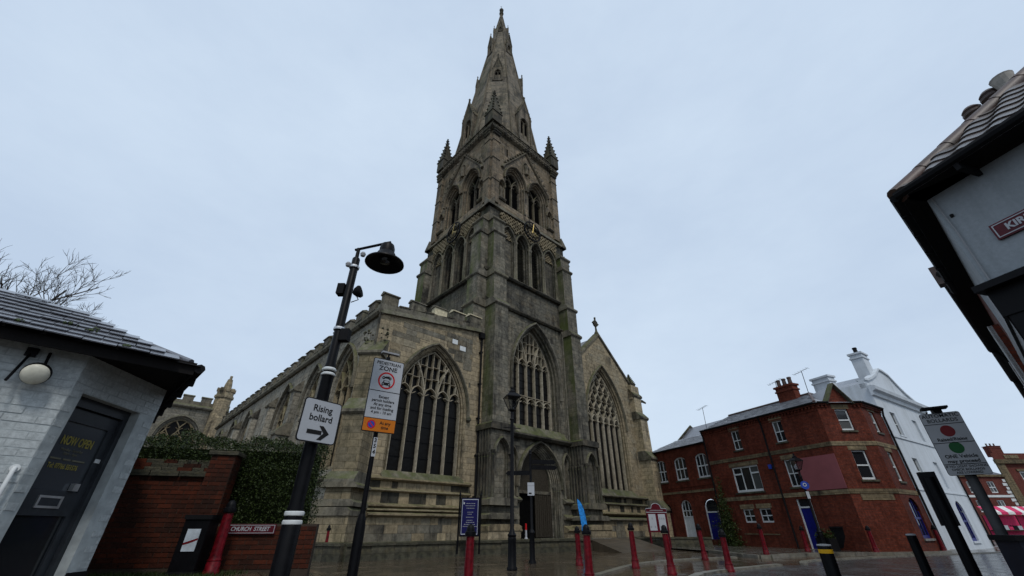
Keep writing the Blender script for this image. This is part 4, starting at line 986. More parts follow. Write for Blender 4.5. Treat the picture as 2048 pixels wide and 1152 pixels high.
# bulkhead lamp, hand rail
LP=thing('wall_lamp','round white bulkhead lamp on a black bracket under the shop eaves','lamp',(0,0,0),0)
LP.parent=None; LP.matrix_world=SH.matrix_basis@Matrix.Translation((-1.14,WA-.1,2.36)) if False else Matrix.Identity(4)
LP.location=Matrix.Translation((-3.69,4.45,0))@Matrix.Rotation(R(45),4,'Z')@Vector((-1.14,WA,2.36)); LP.rotation_euler=(0,0,R(45))
q=MB(Matrix.Translation((0,-.14,0))@Matrix.Rotation(R(118),4,'X')); q.lathe([(.09,-.04),(.105,-.03),(.105,.0),(.1,.015)],(0,0),24); q.build('housing',BLK,LP)
q=MB(Matrix.Translation((0,-.14,0))@Matrix.Rotation(R(118),4,'X')); q.lathe([(.098,.016),(.092,.035),(.065,.055),(.015,.06)],(0,0),24); q.build('diffuser',plain('opal_glass',(.62,.6,.5),.35),LP,True)
q=MB(); q.tube([(-.12,-.02,.22),(-.15,-.16,-.1)],.012,6); q.tube([(.0,-.02,.24),(.02,-.12,.1)],.014,6); q.box(-.16,-.08,-.04,0,.18,.26); q.build('bracket',BLK,LP)
HR=thing('grab_rail','white tubular grab rail on the wall left of the shop door','rail',Matrix.Translation((-3.69,4.45,0))@Matrix.Rotation(R(45),4,'Z')@Vector((-.93,WA,0)),R(45))
q=MB(); q.tube([(0,0,1.56),(0,-.05,1.56),(.0,-.075,1.53),(0,-.075,1.0),(0,-.05,.97),(0,0,.97)],.017,10); q.build('rail',WHITE,HR,True)
for z in (1.56,.97): q=MB(Matrix.Translation((0,-.008,z))@Matrix.Rotation(R(90),4,'X')); q.lathe([(.035,0),(.035,.012)],(0,0),14); q.build('flange',WHITE,HR)
# ------------------------------------------------------------------ brick garden wall with pier
BW=thing('brick_wall','old red brick wall with pier and stone coping beside the white shop','wall',(-5.46,8.55,0),R(15))
MBk=Matrix.Identity(4)
MB().box(-5,-.42,.0,.3,0,1.93).build('core',MORT,BW); MB().box(-.41,0,-.1,.32,0,2.32).build('core',MORT,BW); MB().box(0.005,1.75,.02,.28,0,1.16).build('core',MORT,BW)
nb=pbricks(Matrix.Identity(4),BW,-2.15,-.42,.5,1.93,None,BRK,.225,.075,.01)
nb+=pbricks(Matrix.Translation((-.41,-.1,0)),BW,0,.41,.5,2.32,None,BRK,.205,.075,.01)
nb+=pbricks(Matrix.Translation((0,.02,0)),BW,.01,1.75,.45,1.15,None,BRK,.225,.075,.01)
q=MB(); 
for j in range(22):
    x=-.0
    for k in range(2): q.box(-.008+0,.008,-.09+.2*k,.09+.2*k,.5+j*.083,.57+j*.083)
q.build('pier_side_facing',BRK,BW,kind='stuff')
for k in range(6): block('coping_stone',S_TERR,BW,-3.2+k*.47,-3.2+k*.47+.455,-.08,.36,1.93,2.02+random.uniform(-.01,.01))
block('pier_cap',S_TERR,BW,-.46,.05,-.15,.37,2.32,2.39)
j=0
for z0,y0 in ((2.02,.04),(2.095,.1),(2.17,.16)):
    x=-3.0
    while x<-.5:
        l=random.uniform(.16,.3); block('coping_brick',random.choice([S_TERR,BRK,S_TERR]),BW,x,x+l-.01,y0,.3,z0+.003,z0+.07); x+=l
NP=thing('street_nameplate','maroon nameplate reading CHURCH STREET on the low brick wall','sign',(-5.46+.6*math.cos(R(15))+.01,8.55+.6*math.sin(R(15)),1.075),R(15))
MB().box(-.43,.43,-.035,-.005,-.08,.08).build('plate',MAROON,NP)
q=MB(); q.box(-.41,.41,-.04,-.034,.058,.066); q.box(-.41,.41,-.04,-.034,-.066,-.058); q.box(-.41,-.402,-.04,-.034,-.058,.058); q.box(.402,.41,-.04,-.034,-.058,.058); q.build('border',OFFW,NP); put_text('church',OFFW,NP,(0,-.038,0))
# hedge behind and over the wall
HG=thing('hedge','dense clipped dark green hedge above the low brick wall','hedge',(-5.46,8.55,0),R(15))
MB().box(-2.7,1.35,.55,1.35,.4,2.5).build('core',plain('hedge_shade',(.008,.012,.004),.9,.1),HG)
lv=MB(); rg=random.Random(3)
for i in range(30000):
    s=rg.random()
    if s<.62: p=Vector((rg.uniform(-2.8,1.5),rg.uniform(.1,.55) ,rg.uniform(1.1,2.72)))
    elif s<.9: p=Vector((rg.uniform(-2.8,1.5),rg.uniform(.1,1.5),2.72-abs(rg.gauss(0,.09))))
    else: p=Vector((rg.uniform(1.25,1.55),rg.uniform(.1,1.5),rg.uniform(.6,2.7)))
    b=.08*math.sin(p.x*3.1+1)+.06*math.sin(p.z*5+p.x*2); p.y+=b; p.z+=.05*math.sin(p.x*4.7)+.04*math.sin(p.x*11)
    if p.x<-.45 and p.z<2.2: p.y=max(p.y,.34)
    if -.45<p.x<.1 and p.z<2.45 : p.y=max(p.y,.38)
    s_=rg.uniform(.013,.027); a=Vector((rg.gauss(0,1),rg.gauss(0,1),rg.gauss(0,1))).normalized(); c=a.cross(Vector((rg.gauss(0,1),rg.gauss(0,1),rg.gauss(0,1)))).normalized()
    lv.add([p-a*s_,p+c*s_*.55,p+a*s_,p-c*s_*.55],[(0,1,2,3)])
lv.build('foliage',LEAF,HG,kind='stuff')
# grass verge
gv=MB()
for i in range(5200):
    x=rg.uniform(-7.2,-4.6); y=rg.uniform(6.6,8.4)+.25*(x+5.5); z=gz(x,y); h=rg.uniform(.03,.08); d=rg.uniform(0,6.28); gv.add([(x-.006*math.cos(d),y-.006*math.sin(d),z),(x+.006*math.cos(d),y+.006*math.sin(d),z),(x+rg.gauss(0,.02),y+rg.gauss(0,.02),z+h)],[(0,1,2)])
gv.build('grass',LEAF,kind='stuff',label='dark grass verge at the foot of the brick wall',cat='grass')
# litter bin with poster
LB_=thing('litter_bin','black litter bin with a white and blue poster by the brick wall','bin',(-5.42,8.12,.42),R(12))
MB().box(-.19,.19,-.2,.2,0,.8).build('body',BLK,LB_); MB().box(-.21,.21,-.22,.22,.8,.87).build('lid',BLKM,LB_); MB().box(-.21,.21,-.22,.22,0,.06).build('base',BLKM,LB_)
po=MB().box(-.1,.1,-.212,-.2,.34,.66).build('poster',plain('poster_paper',(.42,.47,.52),.4,.4,0,.25,7,0),LB_); MB().add([(-.1,-.214,.46),(.1,-.214,.53),(.1,-.214,.5),(-.02,-.214,.45),(-.1,-.214,.43)],[(0,1,2,3,4)]).build('poster_stripe',SREDD,po)
# bare tree behind the shop
TR=thing('bare_tree','bare winter tree with fine branches behind the shop roof','tree',(-26.4,19.2,0),0)
tk=MB(); br=MB(); tg=random.Random(11)
tk.tube([(0,0,0),(.1,.05,3),(0,.1,6.2)],[.42,.32,.25],9)
def grow(p,d,L,r,lv):
    n=4 if lv<3 else 3; pts=[p]; q=p; dd=d
    for i in range(n):
        dd=(dd+Vector((tg.gauss(0,.13),tg.gauss(0,.13),tg.gauss(.03,.1)))).normalized(); q=q+dd*(L/n); pts.append(q)
    (tk if lv<1 else br).tube(pts,[r*(1-.55*k/n) for k in range(n+1)],6 if lv<2 else (4 if lv<4 else 3),False)
    if lv>=6: return
    kids=2
    for k in range(kids+ (1 if tg.random()<.52 else 0)):
        t=tg.uniform(.35,1); b=pts[min(n,int(t*n)+0)]; ax=Vector((tg.gauss(0,1),tg.gauss(0,1),tg.gauss(0,.6))).normalized()
        nd_=(dd+ax*tg.uniform(.45,.8)+Vector((0,0,.1))).normalized(); grow(b,nd_,L*tg.uniform(.58,.78),max(r*.52,.011),lv+1)
for k in range(5):
    a=k*1.26+.3; grow(Vector((0,.1,5.4+.25*k)),Vector((math.cos(a)*.55,math.sin(a)*.55,1)).normalized(),4.2,.17,0)
tk.build('trunk',BARK,TR,True); br.build('branches',BARK,TR)
# ------------------------------------------------------------------ red brick terrace
RT=thing('brick_terrace','long red brick house with buff bands, slate roof and a canted corner','building',(16.5,26.2,0),R(-68.1))
I4=Matrix.Identity(4)
X1=3.02     # first bend
ops=[(-3.28,-2.6,5.62,6.85,0),(-.06,.6,5.62,6.85,0),(-3.98,-1.92,3.08,4.6,0),(-.06,.62,3.14,4.6,0),(-3.92,-3.1,1.36,2.12,0),(-2.7,-1.86,1.36,2.12,0),(-.06,.8,.08,2.5,0)]
hwall(RT,I4,-5.75,X1,0,7.3,ops,HBRK)
hwin(RT,I4,-3.28,-2.6,5.62,6.85,'sash4',sillm=S_TERR,hdr=BUFF); hwin(RT,I4,-.06,.6,5.62,6.85,'sash4',sillm=S_TERR,hdr=BUFF)
hwin(RT,I4,-3.98,-1.92,3.08,4.6,'tri',fw=.09,sillm=S_TERR,hdr=BUFF); hwin(RT,I4,-.06,.62,3.14,4.6,'sash4',sillm=S_TERR,hdr=BUFF)
hwin(RT,I4,-3.92,-3.1,1.36,2.12,'case2',fw=.06,hdr=BUFF); hwin(RT,I4,-2.7,-1.86,1.36,2.12,'case2',fw=.06,hdr=BUFF)
def hdoor(parent,M,x0,x1,z0,zd,z1,mat,frame=WHITE,ah=0,glazed=False,panels=True):
    d=obj('door',None,parent); f=MB(M); f.box(x0,x0+.07,.06,.14,z0,z1); f.box(x1-.07,x1,.06,.14,z0,z1); f.box(x0+.07,x1-.07,.06,.14,zd,zd+.08); f.build('door_frame',frame,d)
    lf=MB(M).box(x0+.07,x1-.07,.1,.14,z0,zd).build('door_leaf',mat,d)
    if panels:
        w_=(x1-x0-.14)
        for i in range(2):
            for za,zb in ((.08,.42),(.5,.92)): MB(M).box(x0+.07+w_*(.1+.45*i),x0+.07+w_*(.45+.45*i),.088,.1,z0+(zd-z0)*za,z0+(zd-z0)*zb).build('door_panel',mat,lf)
    if z1>zd+.15:
        cx=(x0+x1)/2;a=(x1-x0)/2-.05; pts=[(x0+.05,zd+.08),(x1-.05,zd+.08)]+([(cx+a*math.cos(math.pi*k/10),z1+(ah-.04)*math.sin(math.pi*k/10)) for k in range(11)] if ah else [(x1-.05,z1),(x0+.05,z1)])
        MB(M).face(pts,[],.12).build('fanlight',G_HO,d)
        if glazed:
            q=MB(M)
            for k in (1,2): q.box(x0+(x1-x0)*k/3-.02,x0+(x1-x0)*k/3+.02,.08,.12,zd+.08,z1+ah*.85)
            q.strip([(cx+a*math.cos(math.pi*k/10),z1+(ah-.03)*math.sin(math.pi*k/10)) for k in range(11)],.08,.05,.13); q.box(x0+.07,x1-.07,.08,.12,zd+.4,zd+.46); q.build('glazing_bars',frame,d)
    return d
hdoor(RT,I4,-.06,.8,.08,2.05,2.5,BLUED)
block('door_step',S_KERB,RT,-.15,.9,-.25,.1,-.02,.09)
block('signboard_panel',PINKP,RT,.66,X1-.02,-.035,-.003,2.88,4.58)
def band(M,x0,x1,z0,z1,mat=BUFF,pr=.03,name='stone_band'): return MB(M).box(x0,x1,-pr,.01,z0,z1).build(name,mat,RT)
band(I4,-5.75,X1,4.98,5.2); band(I4,-5.75,X1,2.62,2.84); band(I4,-5.75,X1,6.9,6.96,HBRK); band(I4,-4.2,-1.7,.72,.78)
def dentils(M,x0,x1,z):
    q=MB(M); x=x0
    while x<x1: q.box(x,x+.1,-.1,0,z-.12,z); x+=.22
    q.build('dentil_course',HBRK,RT,kind='stuff'); MB(M).box(x0,x1,-.14,0,z,z+.1).build('eaves_course',HBRK,RT); q=MB(M); q.tube([(x0,-.2,z+.13),(x1,-.2,z+.13)],.06,8); q.build('gutter',BLKM,RT)
dentils(I4,-5.75,X1,7.18)
for x in (-.75,-5.72): 
    q=MB(); q.tube([(x,-.18,7.25),(x,-.07,6.9),(x,-.07,0.1)],.05,8); q.build('downpipe',BLKM,RT)
MB(Matrix.Translation((-.98,-.06,4.35))).box(-.1,.1,-.05,.05,-.12,.12).build('alarm_box',SBLUE,RT)
# canted corner
MC1=Matrix.Translation((X1,0,0))@Matrix.Rotation(R(158.1-92),4,'Z')     # facet towards the street corner
L1=2.46
o2=[(.93,1.65,5.78,6.96,0),(.93,1.69,3.28,4.74,0)]
top=[(0,0),(L1,0),(L1,7.3),(1.98,7.3),(1.32,8.25),(.66,7.3),(0,7.3)]
hwall(RT,MC1,0,L1,0,7.3,o2,HBRK,top=top)
hwin(RT,MC1,.93,1.65,5.78,6.96,'sash',sillm=S_TERR,hdr=BUFF,fw=.07); hwin(RT,MC1,.93,1.69,3.28,4.74,'sash',sillm=S_TERR,hdr=BUFF,fw=.07)
band(MC1,0,L1,4.98,5.2); band(MC1,0,L1,2.62,2.84); MB(MC1).box(.5,2.15,-.025,.005,2.32,2.6).build('blocked_opening_lintel',BUFF,RT)
q=MB(MC1); q.strip([(.55,7.22),(1.32,8.4),(2.09,7.22)],.16,-.2,.25); q.build('gable_coping',S_TERR,RT)
MC2=MC1@Matrix.Translation((L1,0,0))@Matrix.Rotation(R(92-57),4,'Z'); L2=2.85
o3=[(.95,1.65,5.78,6.96,0),(.95,1.65,3.25,4.74,0),(.75,2.05,.62,1.85,.62)]
hwall(RT,MC2,0,L2,0,7.3,o3,HBRK); hwin(RT,MC2,.95,1.65,5.78,6.96,'sash',sillm=S_TERR,hdr=BUFF,fw=.07); hwin(RT,MC2,.95,1.65,3.25,4.74,'sash',sillm=S_TERR,hdr=BUFF,fw=.07)
hwin(RT,MC2,.75,2.05,.62,1.85,'grid6',frame=BLUED,arch_h=.62,fw=.09,sillm=S_KERB,name='arched_window')
band(MC2,0,L2,4.98,5.2); band(MC2,0,L2,2.62,2.84); dentils(MC2,0,L2,7.18); dentils(MC1,2.05,L1,7.18); dentils(MC1,0,.6,7.18)
q=MB(MC2); q.tube([(L2-.02,-.18,7.3),(L2-.02,-.09,6.9),(L2-.02,-.09,.1)],.055,8); q.build('downpipe',BLKM,RT)
# roof of the main range and corner: slate slopes up to a ridge
RZ=8.75; rd_=3.3
slp=math.hypot(rd_+.2,RZ-7.3); uy=Vector((0,(rd_+.2)/slp,(RZ-7.3)/slp))
MB().add([(-5.8,-.2,7.28),(X1+.1,-.2,7.28),(.9,rd_,RZ),(-5.8,rd_,RZ)],[(0,1,2,3)]).add([(-5.8,rd_,RZ),(.9,rd_,RZ),(.9,7,7.3),(-5.8,7,7.3)],[(0,1,2,3)]).build('roof_boarding',DARKT,RT)
slates(RT,(-5.8,-.22,7.29),(1,0,0),uy,X1+7.4,slp+.02,HSLATE,.3,.2,lambda x,s: x<X1+5.9-s*(X1-.8)/slp)
p0=MC1@Vector((0,-.2,7.28)); p1=MC1@Vector((L1,-.2,7.28)); p2=MC2@Vector((L2,-.2,7.28)); pk_=Vector((.9,rd_,RZ)); pk2=Vector((.5,6.2,RZ))
def tri_roof(a,b,c,d=None):
    MB().add([tuple(v) for v in ([a,b,c] if d is None else [a,b,c,d])],[tuple(range(3 if d is None else 4))]).build('roof_slope',HSLATE,RT)
tri_roof(p0,p1,pk_); tri_roof(p1,p2,pk2,pk_); tri_roof(Vector((X1+.1,-.2,7.28)),p0,pk_)
tri_roof(MC1@Vector((.55,-.1,7.3)),MC1@Vector((1.32,-.1,8.33)),MC1@Vector((1.32,2.5,8.33))); tri_roof(MC1@Vector((2.09,-.1,7.3)),MC1@Vector((1.32,-.1,8.33)),MC1@Vector((1.32,2.5,8.33)))
for a,b in ((Vector((-5.8,rd_,RZ)),pk_),(pk_,pk2),(Vector((X1+.1,-.2,7.3)),pk_)): q=MB(); q.tube([a+Vector((0,0,.04)),b+Vector((0,0,.04))],.09,6); q.build('ridge_tiles',RIDGE,RT)
MB().box(-5.8,-5.75,0,7,0,7.3).build('side_wall',HBRK,RT)
def chimney(parent,x,y,z0,z1,wx,wy,mat,capm,pots,name='chimney',pm=None):
    c=obj(name,None,parent); MB().box(x-wx/2,x+wx/2,y-wy/2,y+wy/2,z0,z1).build('stack',mat,c)
    MB().box(x-wx/2-.06,x+wx/2+.06,y-wy/2-.06,y+wy/2+.06,z1-.3,z1-.2).build('stack_band',mat,c); MB().box(x-wx/2-.08,x+wx/2+.08,y-wy/2-.08,y+wy/2+.08,z1,z1+.12).build('stack_cap',capm,c)
    for k in range(pots):
        q=MB(); q.lathe([(.14,z1+.1),(.12,z1+.5),(.15,z1+.55),(.13,z1+.62),(.09,z1+.62)],(x-wx/2+wx*(k+.5)/pots,y),10); q.build('chimney_pot',pm or RIDGE,c)
chimney(RT,-.3,3.0,7.6,9.5,1.25,.55,HBRK,HBRK,3); chimney(RT,1.3,4.6,8,9.8,1.1,.65,HRENDER,HRENDER,0)
def aerial(parent,x,y,z,h,a=0.):
    q=MB(); q.tube([(x,y,z),(x+.1,y,z+h)],.02,5); q.tube([(x-.5,y,z+h-.1),(x+.6,y,z+h+.08)],.012,4)
    for k in range(6): q.tube([(x-.45+k*.2,y-.22,z+h-.08+k*.03),(x-.45+k*.2,y+.22,z+h-.08+k*.03)],.008,4)
    q.build('aerial',BLKM,parent)
aerial(RT,.9,3.2,8.3,2.0); aerial(RT,-1.0,3.0,9.4,.7)
# lower wing with arched windows
wz=6.55
lo=[(-11.6,-10.4,4.25,5.6,.3),(-9.4,-8.1,4.25,5.6,.3),(-7.1,-5.95,4.25,5.6,.3),(-9.5,-8.45,.4,2.45,.45),(-7.15,-5.95,.4,2.45,.4),(-11.5,-10.6,.4,2.3,.4)]
MLW=Matrix.Translation((0,.05,0)); hwall(RT,MLW,-12.6,-5.76,0,wz,lo,HBRK)
for xa,xb in ((-11.6,-10.4),(-9.4,-8.1),(-7.1,-5.95)): hwin(RT,MLW,xa,xb,4.25,5.6,'grid6',arch_h=.3,fw=.08,sillm=S_TERR,name='arched_window')
hdoor(RT,MLW,-9.5,-8.45,.4,1.75,2.45,WHITE,WHITE,.45,True); hdoor(RT,MLW,-7.15,-5.95,.4,2.0,2.45,BLUED,WHITE,.4); hdoor(RT,MLW,-11.5,-10.6,.4,2.0,2.3,MAROON,MAROON,.4)
band(MLW,-12.6,-5.76,3.35,3.5); band(MLW,-12.6,-5.76,3.75,3.82,HBRK); q=MB(); q.tube([(-12.6,-.1,wz+.02),(-5.8,-.1,wz+.02)],.06,6); q.build('gutter',BLKM,RT)
MB().add([(-12.7,-.1,wz),(-5.78,-.1,wz),(-5.78,2.6,wz+1.2),(-11.0,2.6,wz+1.2)],[(0,1,2,3)]).build('roof_boarding',DARKT,RT)
sl2=math.hypot(2.7,1.2); slates(RT,(-12.7,-.12,wz+.01),(1,0,0),(0,2.7/sl2,1.2/sl2),6.9,sl2,HSLATE,.3,.2,lambda x,s: x>s*.55)
MB().add([(-12.7,-.1,wz),(-11.0,2.6,wz+1.2),(-11.0,7,wz+1.2),(-12.7,7,wz)],[(0,1,2,3)]).build('roof_slope',HSLATE,RT)
MB().add([(-11.5,2.2,wz+.6),(-5.78,2.2,wz+.6),(-5.78,4.6,RZ+.25),(-11.5,4.6,RZ+.25)],[(0,1,2,3)]).add([(-11.5,2.2,wz+.6),(-11.5,4.6,RZ+.25),(-11.5,7,wz+.6)],[(0,1,2)]).build('rear_roof',SLATE,RT)
q=MB(); q.strip([(2.0,wz+.5),(4.6,RZ+.4),(7.2,wz+.5)],.2,0,.2); q.M=None; q.v=[(-11.5+y,x,z) for x,y,z in q.v]; q.build('gable_coping',S_TERR,RT)
aerial(RT,-8.6,3.6,7.9,2.2)
# climbing shrub at the junction
IV=thing('climbing_shrub','dark evergreen climber on the brick house beside the blue door','shrub',tuple(Matrix.Translation((16.5,26.2,0))@Matrix.Rotation(R(-68.1),4,'Z')@Vector((-5.0,-.25,.06))),R(-68.1))
lv=MB(); rg=random.Random(5)
for i in range(5200):
    z=abs(rg.gauss(0,1.5)); 
    if z>4.1: continue
    wd=.62*(1-z/4.6)+.08*math.sin(z*7); x=rg.gauss(0,.5)*wd*1.3; y=-abs(rg.gauss(0,.28))*(1.3-z/4.5)
    p=Vector((x,y,z)); s_=rg.uniform(.03,.07); a=Vector((rg.gauss(0,1),rg.gauss(0,1),rg.gauss(0,1))).normalized(); c=a.cross(Vector((rg.gauss(0,1),rg.gauss(0,1),rg.gauss(0,1)))).normalized()
    lv.add([p-a*s_,p+c*s_*.5,p+a*s_,p-c*s_*.5],[(0,1,2,3)])
lv.build('foliage',LEAF,IV,kind='stuff'); q=MB(); q.tube([(0,-.05,0),(.08,-.06,1.2),(-.05,-.04,2.4)],[.05,.04,.02],6); q.build('stem',BARK,IV)
# ------------------------------------------------------------------ white house
wp=Matrix.Translation((16.5,26.2,0))@Matrix.Rotation(R(-68.1),4,'Z')@MC2@Vector((L2,0,0))
WH=thing('white_house','tall white rendered house with a curved gable and chimney','building',(wp.x+.02,wp.y,0),R(33))
wo=[(1.65,2.5,6.0,7.4,0),(5.35,6.15,6.0,7.35,0),(1.75,2.6,3.3,4.7,0),(5.4,6.2,3.2,4.72,0),(2.0,3.6,.4,2.2,0),(5.6,6.9,.4,1.9,.62)]
hwall(WH,I4,0,9.2,0,8.5,wo,HRENDER)
for xa,xb,za,zb,ah in wo[:3:2]: hwin(WH,I4,xa,xb,za,zb,'sash4',sillm=HRENDER)
for xa,xb,za,zb,ah in wo[1:4:2]: MB().box(xa,xb,.11,.13,za,zb).build('blind_panel',HRENDER,WH)
hwin(WH,I4,2.0,3.6,.4,2.2,'grid6',frame=BLUED,name='shop_window'); hwin(WH,I4,5.6,6.9,.4,1.9,'grid6',frame=BLUED,arch_h=.62,fw=.1,name='arched_window',sillm=HRENDER)
for z,h,p in ((5.75,.12,.06),(2.9,.08,.04)): MB().box(0,9.2,-p,.0,z,z+h).build('string_band',HRENDER,WH)
MB().prism([(0,8.15),(-.12,8.2),(-.16,8.4),(-.34,8.5),(-.38,8.7),(-.2,8.78),(0,8.78)],-.15,9.4,'yz').build('cornice',HRENDER,WH)
gp=[(0,8.7),(9.1,8.7),(9.0,8.95),(8.2,9.15),(7.2,9.45),(6.2,9.9),(5.2,10.45),(4.3,10.6),(3.7,10.6),(2.6,10.0),(1.6,9.6),(.6,9.3),(0,9.25)]
MB().prism(gp,.1,.4).build('gable',HRENDER,WH); q=MB(); q.strip(gp[2:],.14,.0,.5,cham=.9); q.build('gable_coping',HRENDER,WH)
chimney(WH,3.0,.6,9.2,11.6,1.05,.7,HRENDER,HRENDER,1,pm=BLKM)
MB().box(0,9.2,.2,7,0,8.5).build('body',HRENDER,WH) if False else MB().add([(9.2,0,0),(9.2,8,0),(9.2,8,8.5),(9.2,0,8.5)],[(0,1,2,3)]).add([(0,0,7),(0,6,7),(0,6,9),(0,0,9)],[(0,1,2,3)]).build('side_wall',HRENDER,WH)
q=MB(); q.tube([(9.05,-.2,8.3),(9.05,-.08,8.0),(9.05,-.08,.1)],.05,8); q.build('downpipe',BLKM,WH)
MB().add([(0,.3,8.6),(4,.3,10.4),(4,3.5,10.4),(0,3.5,8.6)],[(0,1,2,3)]).add([(9.1,.3,8.6),(4,.3,10.4),(4,3.5,10.4),(9.1,3.5,8.6)],[(0,1,2,3)]).add([(0,3.5,8.6),(4,3.5,10.4),(9.1,3.5,8.6)],[(0,1,2)]).build('roof_slope',SLATE,WH)
# ------------------------------------------------------------------ market-place houses far right
F1=thing('market_house','distant red brick house with white sash windows above the market stalls','building',(79,80,0),0)
fo=[(x,x+1.25,z,z+1.85,0) for x in (-.9,3.0,6.7) for z in (3.4,6.4)]
hwall(F1,I4,-2,10.2,0,9.0,fo,HBRK2)
for xa,xb,za,zb,_ in fo: hwin(F1,I4,xa,xb,za,zb,'sash4',fw=.12)
MB().box(-2,10.2,-.08,0,5.7,6.05).build('white_band',WHITE,F1); MB().box(-2,10.4,-.3,0,9,9.35).build('cornice',BUFF,F1)
for k in range(9): block('quoin',WHITE,F1,9.7-(.3 if k%2 else 0),10.2,-.06,.02,3.2+k*.62,3.2+k*.62+.45)
MB().add([(-2,-.3,9.3),(10.3,-.3,9.3),(9.2,4,11.4),(-1,4,11.4)],[(0,1,2,3)]).build('roof_slope',SLATE,F1)
F2=thing('market_house','distant taller brick building with stone pilaster and parapet','building',(89.3,80,0),0)
hwall(F2,I4,0,16,0,13.0,[(3.4,5.4,7.6,9.9,0),(8.5,10.5,7.6,9.9,0),(3.4,5.4,3.6,6,0)],HBRK2)
hwin(F2,I4,3.4,5.4,7.6,9.9,'sash4',fw=.2); hwin(F2,I4,8.5,10.5,7.6,9.9,'sash4',fw=.2); hwin(F2,I4,3.4,5.4,3.6,6,'sash4',fw=.2)
MB().box(-.1,1.3,-.25,0,0,11.4).build('pilaster',BUFF,F2); MB().box(-.2,16,-.5,0,11.2,11.9).build('cornice',BUFF,F2); MB().box(3,5.8,-.2,0,7.3,7.55).build('sill',BUFF,F2); MB().box(3,5.8,-.2,0,9.95,10.3).build('lintel',BUFF,F2)
MB().box(2.2,4.8,-.1,0,12.1,12.7).build('tablet',BUFF,F2)
chimney(F2,4.3,3,12.8,14.6,2.2,1.2,HBRK2,HBRK2,3)
for i,(x,y) in enumerate(((62.,58.5),(66.4,59.5),(71,60.5))):
    lab=['pink and white striped market stall nearest the white house','pink and white striped market stall, middle of the row','pink and white striped market stall at the right edge'][i]
    S=thing('market_stall',lab,'market stall',(x,y,0),R(-8),'market stalls')
    for k in range(5):
        MB().add([(-1.9+.76*k,-.9,2.75),(-1.14+.76*k,-.9,2.75),(-1.14+.76*k,.2,3.45),(-1.9+.76*k,.2,3.45)],[(0,1,2,3)]).add([(-1.9+.76*k,-.9,2.75),(-1.14+.76*k,-.9,2.75),(-1.14+.76*k,-.92,2.5),(-1.9+.76*k,-.92,2.5)],[(0,1,2,3)]).build('awning_stripe',PINK if k%2==0 else AWNW,S)
    for px_,py_ in ((-1.85,-.85),(1.85,-.85),(-1.85,.2),(1.85,.2)): MB().box(px_-.03,px_+.03,py_-.03,py_+.03,0,2.45).build('post',BLKM,S)
    MB().box(-1.8,1.8,-.8,.1,.75,.85).build('counter',TIMBER,S); MB().box(-1.8,1.8,.15,.2,.2,2.4).build('back_sheet',PINK,S)
    for k in range(7): block('goods_box',random.choice([OFFW,PINK,BLKM,SIGNG]),S,-1.75+.5*k,-1.32+.5*k,-.75,-.3,.85,1.1+.25*random.random())
CB=thing('overhead_cable','thin festoon cables strung across the market street','cable',(0,0,0))
for k,(z0,z1) in enumerate(((8.6,9.6),(7.8,8.4),(7.0,7.3))):
    q=MB(); q.tube([(30.5+10*t,31+6.*t,z0+(z1-z0)*t-.5*math.sin(math.pi*t)) for t in [i/8 for i in range(9)]],.02,4); q.build('cable',BLKM,CB)
# ------------------------------------------------------------------ rendered corner building, right
KB=thing('rendered_shop','grey rendered corner building with pantile roof and black shopfront','building',(5.8,4.17,0),R(-74.5))
MB().add([(.0,0,3.56),(6,0,3.56),(6,0,5.02),(.0,0,5.02)],[(0,1,2,3)]).build('front_wall',RENDER,KB)
M2=Matrix.Rotation(R(38+74.5),4,'Z'); M2i=M2   # local x runs along the side street
L_=3.9
MB(M2).add([(0,0,0),(L_,0,0),(L_,0,5.02),(0,0,5.02)],[(0,1,2,3)]).build('side_wall',RENDER,KB)
MB().box(-.02,6,-.09,.05,3.2,3.56).build('fascia_board',BLK,KB); MB().box(-.06,6,-.22,-.0,3.52,3.6).build('fascia_cornice',BLK,KB); MB().box(0,6,-.02,.05,0,3.2).build('shopfront',BLKM,KB)
for x in (.02,1.6,3.2): MB().box(x,x+.16,-.07,0,0,3.2).build('pilaster',BLK,KB)
for x in (.2,1.78): MB().box(x,x+1.4,-.03,-.022,.7,3.1).build('shop_pane',G_HO,KB)
q=MB(M2); q.box(-.0,L_,-.08,.05,3.2,3.56); q.box(0,L_,-.04,.02,0,3.2); q.build('side_shopfront',BLK,KB)
E0=Vector((-.075,-.36,0))   # eaves corner in local axes
MB().add([(E0.x,E0.y,5.04),(6,E0.y,5.04),(6,.3,5.04),(.0,.3,5.04)],[(0,1,2,3)]).build('soffit',DARKT,KB)
e2=M2@Vector((L_,0,0)); n2=(M2@Vector((0,1,0))).normalized()
# side roof overhang runs parallel to the side wall
d2=(M2@Vector((1,0,0))).normalized()
E2=Vector((E0.x,E0.y,5.04)); F_=E2+d2*(L_+.3)
ins=-n2 if (E2-Vector((0,0,5.04))).dot(n2)>0 else n2
MB().add([tuple(E2),tuple(F_),tuple(F_+ins*.7),tuple(E2+ins*.7)],[(0,1,2,3)]).build('soffit',DARKT,KB)
q=MB(); q.tube([(E0.x-.02,E0.y-.05,5.08),(6,E0.y-.05,5.08)],.06,8); q.build('gutter',BLKM,KB)
for k in range(4): MB().box(.55+.95*k,.6+.95*k,E0.y-.05,-.02,4.92,5.02).build('gutter_bracket',BLKM,KB)
q=MB(); q.tube([E2-ins*.05+Vector((0,0,.04)),F_-ins*.05+Vector((0,0,.04))],.065,8); q.build('gutter',BLKM,KB)
for k in range(5): p=E2+d2*(.5+.75*k)-ins*.06; MB().box(p.x-.04,p.x+.04,p.y-.04,p.y+.04,5.0,5.1).build('gutter_bracket',BLKM,KB)
